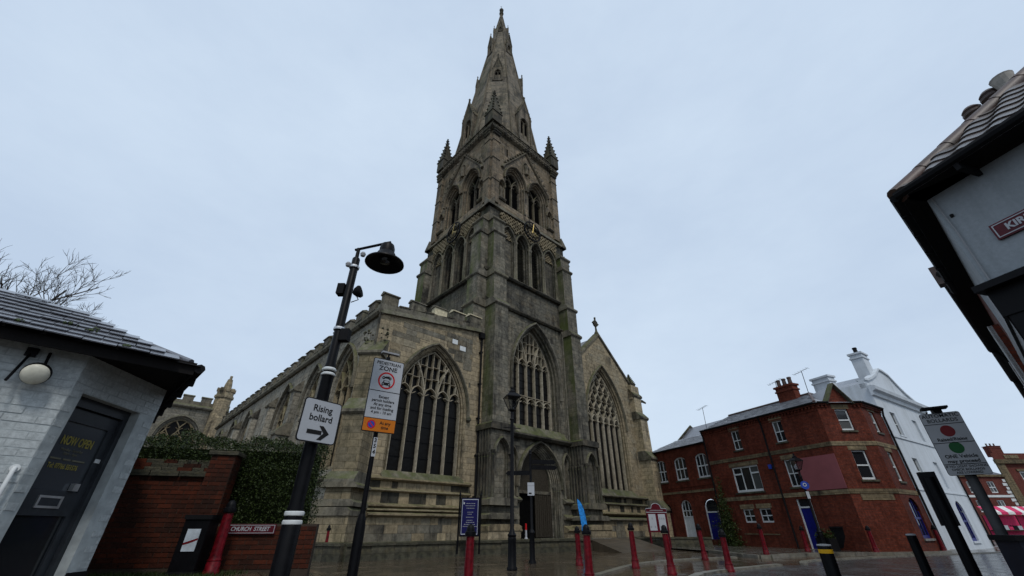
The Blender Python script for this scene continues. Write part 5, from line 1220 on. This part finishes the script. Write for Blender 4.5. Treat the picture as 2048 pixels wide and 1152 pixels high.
# pantile slope over the front
PP=R(42); uy=Vector((0,math.cos(PP),math.sin(PP))); un=Vector((0,-math.sin(PP),math.cos(PP)))
MB().add([(E0.x,E0.y,5.06),(6,E0.y,5.06),(6,3.2+E0.y,5.06+3.2*math.tan(PP)),(E0.x+.667*3.2,3.2+E0.y,5.06+3.2*math.tan(PP))],[(0,1,2,3)]).build('roof_boarding',DARKT,KB)
hd=(M2@Vector((1,0,0)))
A_=E2+Vector((0,0,.02)); B_=Vector((E0.x+.667*3.2,3.2+E0.y,5.06+3.2*math.tan(PP)))
MB().add([tuple(A_),tuple(B_),tuple(B_+hd*6),tuple(A_+hd*4.2)],[(0,1,2,3)]).build('side_roof',PANT,KB)
TW,TG=.34,.3
tm=MB(); prof=[]
for k in range(11):
    u_=k/10; zz=.03*math.sin(2*math.pi*u_*.98+.3)+.012; prof.append((u_*(TW+.03),zz))
def tp(u_,v,z): return tuple(Vector((u_,0,0))+uy*v+un*z)
l0=[tp(a,-.02,z+.05) for a,z in prof]+[tp(a,-.02,z+.03) for a,z in prof[::-1]]; l1=[tp(a,TG+.06,z+.022) for a,z in prof]+[tp(a,TG+.06,z+.002) for a,z in prof[::-1]]
tm.loft([l0,l1],True,True,True); tme=tm.mesh('pantile',PANT,True)
for j in range(7):
    for i in range(12):
        u0=E0.x+i*TW; v0=j*TG
        if u0+TW*.2<E0.x+.667*v0*math.cos(PP)+.0: continue
        obj('pantile',tme,KB,Vector((u0,E0.y-.03,5.08))+uy*v0)
# hip of half-round ridge tiles
h0=E2+Vector((-.02,-.02,.06)); h1=B_+Vector((0,0,.06)); hv=(h1-h0); nseg=9
for k in range(nseg):
    a_=h0+hv*(k/nseg); b_=h0+hv*((k+1.06)/nseg); q=MB(); q.tube([a_,b_],[.12,.11],12); q.build('hip_tile',RIDGE,KB,True)
stk=obj('chimney',None,KB); inv=(Matrix.Translation((5.8,4.17,0))@Matrix.Rotation(R(-74.5),4,'Z')).inverted()
cpt=inv@Vector((9.6,4.75,0)); MB(Matrix.Translation((cpt.x,cpt.y,0))).box(-.65,.65,-.3,.3,5.5,7.7).build('stack',HBRK,stk)
for (wx,wy,kind) in ((9.48,5.2,0),(9.48,4.84,0),(9.45,4.55,1)):
    p=inv@Vector((wx,wy,0)); q=MB()
    if kind==0: q.lathe([(.13,7.7),(.12,8.2),(.165,8.24),(.165,8.29),(.13,8.31),(.165,8.36),(.165,8.41),(.13,8.43),(.155,8.48),(.1,8.55),(.02,8.58)],(p.x,p.y),14)
    else: q.lathe([(.13,7.7),(.12,8.25),(.16,8.52),(.17,8.55),(.14,8.55),(.1,8.3)],(p.x,p.y),14)
    q.build('chimney_pot',RIDGE if kind==0 else plain('pale_clay',(.3,.28,.25),.7),stk)
q=MB(); q.lathe([(.02,4.62),(.02,4.66)],(.12,-.01),8); q.build('wall_bolt',BLKM,KB); q=MB(); q.tube([(.06,-.02,5.0),(.07,-.02,4.4),(.05,-.02,3.6)],.008,5); q.build('wall_cable',SIGNG,KB)
KS=thing('street_nameplate','maroon nameplate with white lettering on the grey rendered wall','sign',Matrix.Translation((5.8,4.17,0))@Matrix.Rotation(R(-74.5),4,'Z')@Vector((.34,-.002,4.17)),R(-74.5))
MB().box(0,1.25,-.035,-.003,-.105,.105).build('plate',MAROON,KS)
q=MB(); q.box(.02,1.23,-.041,-.034,.076,.086); q.box(.02,1.23,-.041,-.034,-.086,-.076); q.box(.02,.03,-.041,-.034,-.076,.076); q.box(1.22,1.23,-.041,-.034,-.076,.076); q.build('border',OFFW,KS); put_text('kirk',OFFW,KS,(.12,-.04,0))
# houses further down that side of the street, seen along their fronts
SD=Vector((math.sin(R(52)),math.cos(R(52)),0))
for i,(s0,s1,ze,ov,mt,lb) in enumerate(((4.0,10.5,5.4,.3,HBRK,'narrow brick house front next to the rendered corner building'),(10.6,17,5.8,.26,HRENDER,'pale rendered house front farther down the right-hand street'),(17.1,26,6.1,.22,HBRK,'brick house front farthest down the right-hand street'))):
    p=Vector((5.8,4.17,0))+SD*s0; H_=thing('terraced_house',lb,'building',(p.x,p.y,0),R(38)); L=s1-s0
    zo=[(1.0,1.9,3.3,4.6,0),(L-2.2,L-1.3,3.3,4.6,0)]
    hwall(H_,Matrix.Rotation(R(0),4,'Z'),0,L,0,ze,zo,mt)
    for xa,xb,za,zb,_ in zo: hwin(H_,I4,xa,xb,za,zb,'sash4',frame=WHITE)
    MB().add([(0,-.0,0),(0,-4,0),(0,-4,ze),(0,0,ze)],[(0,1,2,3)]).build('side_wall',mt,H_)
    MB().box(-.1,L,0,.0+ov,ze,ze+.06).build('soffit',DARKT,H_); q=MB(); q.tube([(-.15,ov,ze+.1),(L,ov,ze+.1)],.07,8); q.build('gutter',BLKM,H_)
    MB().add([(-.1,ov,ze+.1),(L,ov,ze+.1),(L,-3,ze+2.4),(-.1,-3,ze+2.4)],[(0,1,2,3)]).build('roof_slope',SLATE,H_)
    q=MB(); q.tube([(L-.2,ov-.05,ze),(L-.2,.07,ze-.5),(L-.2,.07,.2)],.04,6); q.build('downpipe',BLKM,H_)
    if i==0: MB().box(-.12,.1,.1,ov+.12,ze-.1,ze+.3).build('brick_kneeler',RIDGE,H_)
# ------------------------------------------------------------------ street furniture
# cast-iron red bollards with black caps
def red_bollard():
    b=thing('bollard','','bollard',(0,0,0),0,'red cast-iron bollards on the square')
    q=MB(); q.lathe([(.13,0),(.13,.05),(.115,.07),(.11,.2),(.098,.22),(.09,.3),(.08,.95)],(0,0),18); p1=q.build('shaft',REDP,b,True)
    q=MB(); q.lathe([(.105,.96),(.11,.99),(.105,1.03),(.085,1.04),(.08,1.07),(.075,1.1),(.055,1.14),(.02,1.165)],(0,0),18); p2=q.build('cap',BLK,b,True)
    q=MB(); q.lathe([(.1155,.205),(.1185,.215),(.1155,.225)],(0,0),18); p3=q.build('ring',REDP,b,True)
    return b,[p1,p2,p3]
rb0,rparts=red_bollard()
spots=[(-.83,9.3,0,1.0,'red bollard with black cap in front of the blue church notice board'),
 (1.72,10.9,0,1.0,'red bollard with black cap in front of the blue feather flag'),
 (-7.2,18.5,0,1.05,'red bollard by the mossy wall, left of the pedestrian zone pole'),
 (2.28,16.39,0,.98,'red bollard just behind the one in front of the blue flag'),
 (3.88,15.24,0,1.06,'red bollard below the gothic window right of the church door'),
 (4.33,13.24,0,1.0,'red bollard directly in front of the maroon notice board'),
 (7.63,19.05,.0,1.06,'red bollard in front of the white arched door'),
 (11.3,21.3,.07,1.02,'red bollard below the two small casement windows'),
 (16.9,22.2,.07,.95,'red bollard before the blank brick wall of the corner house'),
 (22.15,24.5,.0,1.05,'red bollard where the brick corner house meets the white house'),
 (14.6,23.6,.07,.95,'small red bollard in front of the narrow blue door'),
 (6.3,14.1,.0,.9,'squat red bollard with a flat top on the kerb island'),
 (-5.05,8.2,.42,.95,'nearest red bollard beside the brick pier')]
for i,(x,y,z,s,lb) in enumerate(spots):
    if i==0: b=rb0
    else:
        b=rb0.copy(); COL.objects.link(b)
        for p in rparts: c=p.copy(); COL.objects.link(c); c.parent=b
    w_=.95 if 'nearest' in lb else 1.
    b.location=(x,y,z); b.scale=(w_,w_,s); b['label']=lb; b.rotation_euler=(random.gauss(0,.012),random.gauss(0,.012),random.random()*3)
def black_bollard(x,y,h,lb,ringm,r=.1):
    b=thing('bollard',lb,'bollard',(x,y,0)); q=MB(); q.lathe([(r*1.05,0),(r,.02),(r*.95,h-.12)],(0,0),18); q.build('shaft',BLK,b,True)
    q=MB(); q.lathe([(r*.97,h-.12),(r*.97,h-.065)],(0,0),18,False); q.build('band',ringm,b); q=MB(); q.lathe([(r*.95,h-.065),(r*.95,h-.02),(r*.9,h),(r*.3,h+.012)],(0,0),18); q.build('top',BLK if ringm is YEL else BLK,b,True)
    q=MB(); q.lathe([(r*.955,h-.02),(r*.965,h-.008),(r*.91,h+.003)],(0,0),18,False); q.build('rim',SIGNG,b)
black_bollard(5.05,7.7,.865,'black bollard with a yellow band in the right foreground',YEL,.105)
black_bollard(7.0,8.25,1.0,'plain black bollard with a pale rim, right of the yellow-banded one',BLK,.075)
# foreground lamp column with shallow bell lantern
LC=thing('lamp_column','tall black lamp column with white bands and a bell-shaped lamp','street lamp',(-2.56,5.4,.1))
q=MB(); q.lathe([(.105,-.1),(.105,1.02),(.1,1.03)],(0,0),20); q.build('base',BLK,LC,True)
for z in (1.06,1.15): q=MB(); q.lathe([(.098,z-.035),(.108,z-.028),(.111,z-.01),(.108,z+.008),(.098,z+.015)],(0,0),20); q.build('band',WHITE,LC,True)
q=MB(); q.lathe([(.096,1.03),(.096,1.17),(.082,1.25),(.079,2.78),(.086,2.8)],(0,0),20); q.build('lower_shaft',BLK,LC,True)
for z in (2.83,2.9): q=MB(); q.lathe([(.078,z-.028),(.095,z-.018),(.097,z),(.078,z+.018)],(0,0),20); q.build('band',WHITE,LC,True)
q=MB(); q.lathe([(.078,2.82),(.074,2.95),(.064,3.0),(.06,4.78),(.05,4.8),(.03,4.82),(.028,5.0)],(0,0),18); q.build('upper_shaft',BLK,LC,True)
AD=Vector((.985,-.17,0)); ARM=.52
q=MB(); q.tube([AD*-.06+Vector((0,0,4.98)),AD*(ARM+.04)+Vector((0,0,5.06))],.022,8); q.build('arm',BLK,LC)
LPm=Matrix.Translation(AD*ARM); q=MB(LPm); q.lathe([(.03,5.06),(.035,5.02),(.1,5.0),(.12,4.93),(.12,4.85),(.14,4.83),(.17,4.76),(.23,4.7),(.3,4.655),(.305,4.63),(.29,4.63),(.2,4.68),(.1,4.72)],(0,0),28); q.build('bell_shade',BLK,LC,True)
q=MB(LPm); q.lathe([(.1,4.7),(.08,4.66),(.02,4.645)],(0,0),16); q.build('lens',G_HO,LC,True)
for z,r_,dx in ((3.42,.05,.09),(4.2,.05,.0)): MB().box(-.17 if dx==0 else .05,-.06 if dx==0 else .17,-.06,.06,z-.09,z+.09).build('control_box',BLKM,LC)
q=MB(Matrix.Translation((.16,-.02,4.15))@Matrix.Rotation(R(75),4,'Y')); q.lathe([(.02,-.08),(.07,-.04),(.1,.02),(.09,.05),(.02,.06)],(0,0),14); q.build('loudspeaker',BLKM,LC,True)
q=MB(); q.tube([(.1,-.02,4.16),(.2,-.04,4.0),(.1,-.05,3.95)],.008,5); q.build('wire',BLKM,LC)
for x,z in ((.11,4.86),(-.09,4.66)): q=MB(Matrix.Translation((x,-.04,z))); q.lathe([(.0,-.06),(.035,-.04),(.045,0),(.03,.03),(0.01,.04)],(0,0),12); q.build('sensor',SIGNG,LC,True)
q=MB(); q.lathe([(.078,4.6),(.08,4.62),(.078,4.64)],(0,0),16); q.build('clamp',SILVER,LC); q=MB(); q.lathe([(.08,3.5),(.083,3.52),(.08,3.54)],(0,0),16); q.build('clamp',SILVER,LC)
# rising-bollard sign on the column
def plate(root,w_,h_,edge,face,r=.03,t=.01,bw=.014):
    def rr_(a,b,r): return [(sx*(a-r)+r*math.cos(t0),sz*(b-r)+r*math.sin(t0)) for sx,sz,o in ((1,1,0),(-1,1,90),(-1,-1,180),(1,-1,270)) for t0 in (R(o),R(o+45),R(o+90))]
    MB().prism(rr_(w_/2,h_/2,r),0,t).build('plate',edge,root); MB().prism(rr_(w_/2-bw,h_/2-bw,r*.8),-.004,0).build('face',face,root)
RS=thing('direction_sign','white sign reading Rising bollard with a black arrow','sign',(-2.46,5.28,2.27),R(90-35))
plate(RS,.53,.53,BLACKT,OFFW,.04); put_text('rising',BLACKT,RS,(0,-.006,.09))
q=MB(); q.add([(-.15,-.007,-.165),(.05,-.007,-.165),(.05,-.007,-.115),(-.15,-.007,-.115)],[(0,1,2,3)]); q.add([(.0,-.0075,-.225),(.06,-.0075,-.225),(.155,-.0075,-.14),(.06,-.0075,-.055),(.0,-.0075,-.055),(.075,-.0075,-.14)],[(0,1,2,5),(5,2,3,4)]); q.build('arrow',BLACKT,RS)
MB().box(-.04,.04,.01,.06,-.03,.03).build('clip',BLKM,RS)
# pedestrian-zone sign on its pole
PZ=thing('sign_pole','slim black pole with a thick sleeved foot carrying the pedestrian zone sign','pole',(-2.17,6.66,0),0)
q=MB(); q.lathe([(.07,0),(.07,1.1),(.06,1.2),(.042,1.27)],(0,0),16); q.build('sleeve',BLK,PZ,True); q=MB(); q.lathe([(.036,1.27),(.036,3.66),(.01,3.67)],(0,0),14); q.build('pole',BLK,PZ,True)
NT=Matrix.Translation((.02,-.04,0)); MB(Matrix.Rotation(R(36),4,'Z')).box(-.032,.032,-.041,-.038,2.04,2.32).build('number_strip',OFFW,PZ); put_text('354',BLACKT,PZ,(.0245,-.0345,2.19),(R(90),0,R(36)))
MB(Matrix.Rotation(R(36),4,'Z')).box(-.13,.17,-.05,.03,3.72,3.75).build('solar_panel',SIGNG,PZ); q=MB(); q.tube([(0,0,3.66),(0,0,3.73)],.015,6); q.build('stalk',BLKM,PZ)
PS=thing('zone_sign','white PEDESTRIAN ZONE sign with an orange panel below','sign',(-2.12,6.6,2.99),R(36))
plate(PS,.54,1.2,BLACKT,OFFW,.025,.012,.012)
put_text('ped',BLACKT,PS,(0,-.006,.525)); put_text('zone',BLACKT,PS,(0,-.006,.435))
def disc(root,mat,name,x,z,r0,r1,y,n=32):
    pts=[(x+r1*math.cos(2*math.pi*k/n),z+r1*math.sin(2*math.pi*k/n)) for k in range(n)]
    hs=[[(x+r0*math.cos(2*math.pi*k/n),z+r0*math.sin(2*math.pi*k/n)) for k in range(n)]] if r0 else []
    return MB().face(pts,hs,y).build(name,mat,root)
disc(PS,SRED,'red_ring',0,.235,.118,.145,-.0055)
q=MB(); Y=-.0058
def fl(q,pts,y=Y): q.face(pts,[],y)
fl(q,[(-.075,.14),(-.075,.185),(-.06,.2),(-.05,.235),(.05,.235),(.06,.2),(.075,.185),(.075,.14),(.05,.14),(.05,.155),(-.05,.155),(-.05,.14)]); 
c_=[(-.045,.27),(-.05,.29),(-.02,.305),(0,.31),(.02,.305),(.03,.325),(.045,.3),(.06,.29),(.05,.27)]; fl(q,c_)
q.v=[v for v in q.v]; q.build('vehicle_symbols',BLACKT,PS)
for x in (-.055,.055): disc(PS,BLACKT,'motorcycle_wheel',x,.278,.01,.026,-.0058,16)
q=MB(); fl(q,[(-.042,.203),(-.036,.226),(.036,.226),(.042,.203)],-.0066); fl(q,[(-.06,.165),(-.06,.182),(-.04,.182),(-.04,.165)],-.0066); fl(q,[(.04,.165),(.04,.182),(.06,.182),(.06,.165)],-.0066); q.build('car_window',OFFW,PS)
MB().box(-.262,.262,-.0062,-.004,.045,.055).build('rule',BLACKT,PS); MB().box(-.262,.262,-.0062,-.004,-.395,-.385).build('rule',BLACKT,PS)
put_text('exc',BLACKT,PS,(0,-.006,-.17)); MB().box(-.258,.258,-.0055,-.004,-.588,-.396).build('orange_panel',ORANGE,PS)
disc(PS,SRED,'no_waiting_ring',-.13,-.49,.05,.068,-.0066); disc(PS,SBLUE,'no_waiting_disc',-.13,-.49,0,.05,-.0066); MB(Matrix.Translation((-.13,0,-.49))@Matrix.Rotation(R(45),4,'Y')).box(-.052,.052,-.0074,-.0064,-.009,.009).build('no_waiting_bar',SRED,PS); put_text('any',BLACKT,PS,(.09,-.0075,-.49))
# lantern posts
def lantern_post(x,y,H,lb,yaw=0):
    t=thing('lantern_post',lb,'street lamp',(x,y,0),yaw)
    q=MB(); q.lathe([(.16,0),(.16,.06),(.13,.1),(.125,.75),(.135,.8),(.12,.84),(.14,.9),(.08,.98),(.07,1.05),(.062,1.06),(.055,H-1.15),(.08,H-1.12),(.05,H-1.06),(.045,H-.85),(.09,H-.82),(.04,H-.78)],(0,0),16); q.build('column',BLK,t,True)
    q=MB(); q.tube([(-.32,0,H-1.4),(.32,0,H-1.4)],.016,6); q.build('ladder_bar',BLK,t)
    z0=H-.76; b,tp_=.1,.24
    for k in range(4):
        a=R(45+90*k); c,s=math.cos(a)*1.414,math.sin(a)*1.414
        q=MB(); q.tube([(b*c,b*s,z0),(tp_*c,tp_*s,z0+.42)],.014,5); q.build('corner_bar',BLK,t)
        a2=R(135+90*k); c2,s2=math.cos(a2)*1.414,math.sin(a2)*1.414
        MB().add([(b*c,b*s,z0),(b*c2,b*s2,z0),(tp_*c2,tp_*s2,z0+.42),(tp_*c,tp_*s,z0+.42)],[(0,1,2,3)]).build('lantern_pane',LGL,t)
    q=MB(); q.lathe([(.37,z0+.42),(.36,z0+.45),(.22,z0+.56),(.12,z0+.6),(.12,z0+.66),(.06,z0+.7),(.03,z0+.74),(.045,z0+.78),(.015,z0+.84)],(0,0),4,True,R(45)); q.build('lantern_roof',BLK,t)
    q=MB(); q.lathe([(.16,z0-.03),(.15,z0)],(0,0),4,True,R(45)); q.build('lantern_base',BLK,t)
    return t
m,nt=newmat('lantern_glass'); tb_=nd(nt,'BsdfTransparent',{'Color':(.8,.82,.84)}); gl=nd(nt,'BsdfGlossy',{'Color':(.8,.8,.8),'Roughness':.15}); mxs=nd(nt,'MixShader',{0:.25,1:tb_.outputs[0],2:gl.outputs[0]}); nd(nt,'OutputMaterial',{'Surface':mxs.outputs[0]}); LGL=m
lantern_post(0,14.56,5.5,'black Victorian lantern post in front of the church door',R(20))
l2=lantern_post(15.75,24.0,4.6,'black lantern post with a blue sign before the brick house',R(10))
LS=thing('route_sign','round blue cycle route sign on the far lantern post','sign',(15.72,23.88,3.05),R(-20)); disc(LS,SBLUE,'disc',0,0,0,.2,-.06); MB(Matrix.Translation((0,0,-.42))).box(-.07,.07,-.07,-.06,-.22,.12).build('notice',OFFW,LS); MB().box(-.03,.03,-.06,.1,-.05,.05).build('clip',BLKM,LS)
disc(LS,OFFW,'symbol',0,.02,.05,.09,-.064,20)
# finger post
FP=thing('finger_post','black finger post with three arms before the church door','signpost',(.73,17.26,0))
q=MB(); q.lathe([(.14,0),(.13,.05),(.1,.12),(.095,.9),(.11,.94),(.07,1.02),(.05,1.05),(.045,3.6),(.07,3.63),(.05,3.68),(.06,3.74),(.01,3.8)],(0,0),14); q.build('post',BLK,FP,True)
for z,a,l in ((3.35,8,1.05),(3.15,10,1.1),(2.95,170,1.0),): MB(Matrix.Rotation(R(a),4,'Z')).prism([(.05,z-.08),(l-.1,z-.08),(l,z),(l-.1,z+.08),(.05,z+.08)],-.015,.015).build('finger',BLK,FP)
MB().box(-.13,.13,-.06,-.05,2.15,2.6).build('notice',OFFW,FP); MB().box(-.09,.02,-.064,-.06,2.2,2.25).build('notice_mark',BLACKT,FP); MB().box(-.13,.13,-.063,-.06,2.48,2.5).build('notice_mark',SIGNG,FP)
# church notice board
NBd=thing('notice_board','navy church notice board with a white border on black posts','notice board',(-1.9,21.0,.0),R(5))
NBd.scale=(.82,1,1)
for x in (-.62,.55): q=MB(); q.lathe([(.05,.1),(.05,2.35),(.07,2.38),(.01,2.6)],(x,0),8); q.build('post',BLK,NBd)
MB().box(-.56,.5,-.03,.03,.75,2.3).build('panel',BLK,NBd); MB().box(-.5,.44,-.036,-.03,.81,2.25).build('sheet',NAVY,NBd)
q=MB(); q.box(-.48,.42,-.04,-.035,2.2,2.23); q.box(-.48,.42,-.04,-.035,.83,.86); q.box(-.48,-.455,-.04,-.035,.86,2.2); q.box(.395,.42,-.04,-.035,.86,2.2); q.build('border',OFFW,NBd)
q=MB(); rg=random.Random(2)
for z,w_ in ((2.05,.22),(1.96,.26),(1.86,.2),(1.7,.14),(1.62,.12),(1.5,.2),(1.38,.16),(1.3,.2),(1.22,.3),(1.14,.36)):
    x=-.03-w_
    while x<-.03+w_: l=rg.uniform(.03,.08); q.box(x,x+l,-.04,-.035,z-.012,z+.012); x+=l+.025
q.build('print_lines',SIGNG,NBd); MB().box(-.42,-.34,-.041,-.035,2.02,2.1).build('emblem',OFFW,NBd); MB().box(-.41,-.4,-.041,-.035,2.1,2.17).build('emblem',OFFW,NBd)
# feather flag
FF=thing('feather_flag','bright blue feather flag beside the church doorway','flag',(4.15,26.6,.55),R(-15))
outl=[(0,.25),(.02,.9),(-.03,1.5),(-.12,2.05),(-.26,2.38),(-.36,2.5),(-.36,2.2),(-.3,1.5),(-.24,.8),(-.26,.3)]
FF.scale=(.8,.8,.8); FF.rotation_euler=(0,0,R(-8)); q=MB(); q.prism([(x*1.5+.15,z) for x,z in outl],-.008,.008); q.build('sail',CYAN,FF)
q=MB(); q.tube([(.16,0,0),(.19,0,.9),(.12,0,1.5),(-.02,0,2.05),(-.23,0,2.39),(-.39,0,2.52)],.012,6); q.build('pole',BLKM,FF); q=MB(); q.lathe([(.12,0),(.12,.04),(.03,.08)],(.16,0),12); q.build('foot',BLKM,FF)
# maroon parish notice board
MBd=thing('notice_board','maroon double notice board with an arched white-edged header','notice board',(8.75,27.9,.0),R(14))
MBd.scale=(.85,.85,.9)
for x in (-.75,.7): MB().box(x,x+.09,-.05,.05,0,2.0).build('post',MAROON,MBd)
MB().box(-.78,.82,-.04,.04,.95,2.15).build('case',MAROON,MBd)
hp=[(-.8,2.1),(.84,2.1),(.84,2.32),(.42,2.34)]+[(.02+.38*math.cos(R(k)),2.38+.26*math.sin(R(k))) for k in range(0,181,20)]+[(-.38,2.34),(-.8,2.32)]
MB().prism(hp,-.05,.03).build('header',MAROON,MBd); q=MB(); q.strip(hp,.035,-.06,-.045,True,.9); q.build('header_edge',OFFW,MBd); MB().box(-.5,.55,-.056,-.05,2.2,2.235).build('print_lines',SIGNG,MBd)
for x0 in (-.66,.1): MB().box(x0,x0+.56,-.048,-.04,1.05,2.0).build('sheet',OFFW,MBd)
q=MB()
for k in range(9):
    x0=-.6+(k%3)*.16+(.76 if k>2 else 0); z0=1.2+.24*((k*2)%4); q.box(x0,x0+.09,-.053,-.048,z0,z0+.12)
q.build('print_lines',SIGNG,MBd)
# automatic-bollard sign and cabinet
APo=thing('sign_pole','grey pole of the automatic bollards sign rising from a dark cabinet','pole',(6.28,6.02,0)); q=MB(); q.lathe([(.06,0),(.06,2.6),(.01,2.61)],(0,0),14); q.build('pole',plain('grey_pole',(.05,.05,.052),.5),APo,True)
APs=thing('bollard_sign','grey AUTOMATIC BOLLARDS sign with red and green discs','sign',(6.2,5.93,2.12),math.atan2(-.57,.82))
APs.scale=(.84,1,.84); plate(APs,.52,.98,BLACKT,SIGNG,.03,.012,.006)
put_text('auto',BLACKT,APs,(0,-.006,.4)); disc(APs,SREDD,'red_disc',0,.19,0,.09,-.0055); put_text('raised',BLACKT,APs,(0,-.006,.055)); disc(APs,SGREEN,'green_disc',0,-.075,0,.09,-.0055); put_text('one',BLACKT,APs,(0,-.006,-.245)); put_text('ifno',BLACKT,APs,(0,-.006,-.405))
for z in (.305,.005,-.325): MB().box(-.25,.25,-.006,-.004,z-.005,z+.005).build('rule',BLACKT,APs)
MB().box(-.2,.14,-.1,.06,.55,.58).build('lamp_hood',BLKM,APs); MB().box(-.04,.06,-.02,.04,.48,.55).build('hood_bracket',BLKM,APs)
CA=thing('control_cabinet','dark blue-black roadside control cabinet at the right edge','cabinet',(5.62,4.98,0),R(-20)); MB().box(-.32,.4,-.2,.2,0,.98).build('body',plain('cabinet_navy',(.01,.011,.02),.5),CA); MB().box(-.35,.43,-.23,.23,.98,1.03).build('roof',BLKM,CA); MB().box(-.29,.03,-.21,-.2,.06,.94).build('door',plain('cabinet_door',(.013,.014,.024),.5),CA)
# traffic signal seen from behind
TS=thing('signal_post','black traffic signal seen from behind, left of the bollards sign','traffic signal',(6.25,6.62,0),R(-40)); q=MB(); q.lathe([(.07,0),(.07,1.75),(.02,1.76)],(0,0),14); q.build('post',BLK,TS,True); MB().box(-.1,.1,-.02,.16,1.12,1.82).build('signal_head',BLK,TS)
for z in (1.28,1.47,1.66): q=MB(Matrix.Translation((0,.16,z))@Matrix.Rotation(R(-90),4,'X')); q.lathe([(.07,0),(.075,.09)],(0,0),12,False); q.build('visor',BLKM,TS)
# wheelie bin behind far lantern
BN=thing('wheelie_bin','black wheelie bin by the wall near the narrow blue door','bin',(17.35,24.75,.08),R(-60)); MB().add([(-.25,-.25,.1),(.25,-.25,.1),(.25,.25,.1),(-.25,.25,.1),(-.31,-.32,1.0),(.31,-.32,1.0),(.31,.3,1.0),(-.31,.3,1.0)],[(0,3,2,1),(0,1,5,4),(1,2,6,5),(2,3,7,6),(3,0,4,7),(4,5,6,7)]).build('body',BLKM,BN); MB().box(-.33,.33,-.36,.34,1.0,1.07).build('lid',BLKM,BN)
for x in (-.26,.2): q=MB(Matrix.Translation((x,.22,.1))@Matrix.Rotation(R(90),4,'Y')); q.lathe([(.1,0),(.1,.06)],(0,0),12); q.build('wheel',BLKM,BN)
BN2=thing('planter_box','dark planter box at the foot of the far lantern post','planter',(16.2,24.35,.08),R(-68)); MB().box(-.35,.35,-.3,.3,0,.55).build('box',BLKM,BN2)
lv=MB(); rg=random.Random(9)
for i in range(500):
    p=Vector((rg.uniform(-.35,.35),rg.uniform(-.3,.3),.5+abs(rg.gauss(0,.18)))); a=Vector((rg.gauss(0,1),rg.gauss(0,1),rg.gauss(0,1))).normalized()*.06; c=a.cross(Vector((rg.gauss(0,1),rg.gauss(0,1),rg.gauss(0,1)))).normalized()*.03
    lv.add([p-a,p+c,p+a,p-c],[(0,1,2,3)])
lv.build('foliage',LEAF,BN2,kind='stuff')
TB=thing('traffic_cylinder','small red and white safety post at the left of the church doorway','safety post',tuple(CH.matrix_basis@Vector((3.0,-.7,.56)))); q=MB(); q.lathe([(.1,0),(.09,.04),(.06,.06),(.055,.42)],(0,0),12); q.build('lower_sleeve',OFFW,TB); q=MB(); q.lathe([(.056,.42),(.05,.72),(.02,.74)],(0,0),12); q.build('upper_sleeve',SRED,TB)
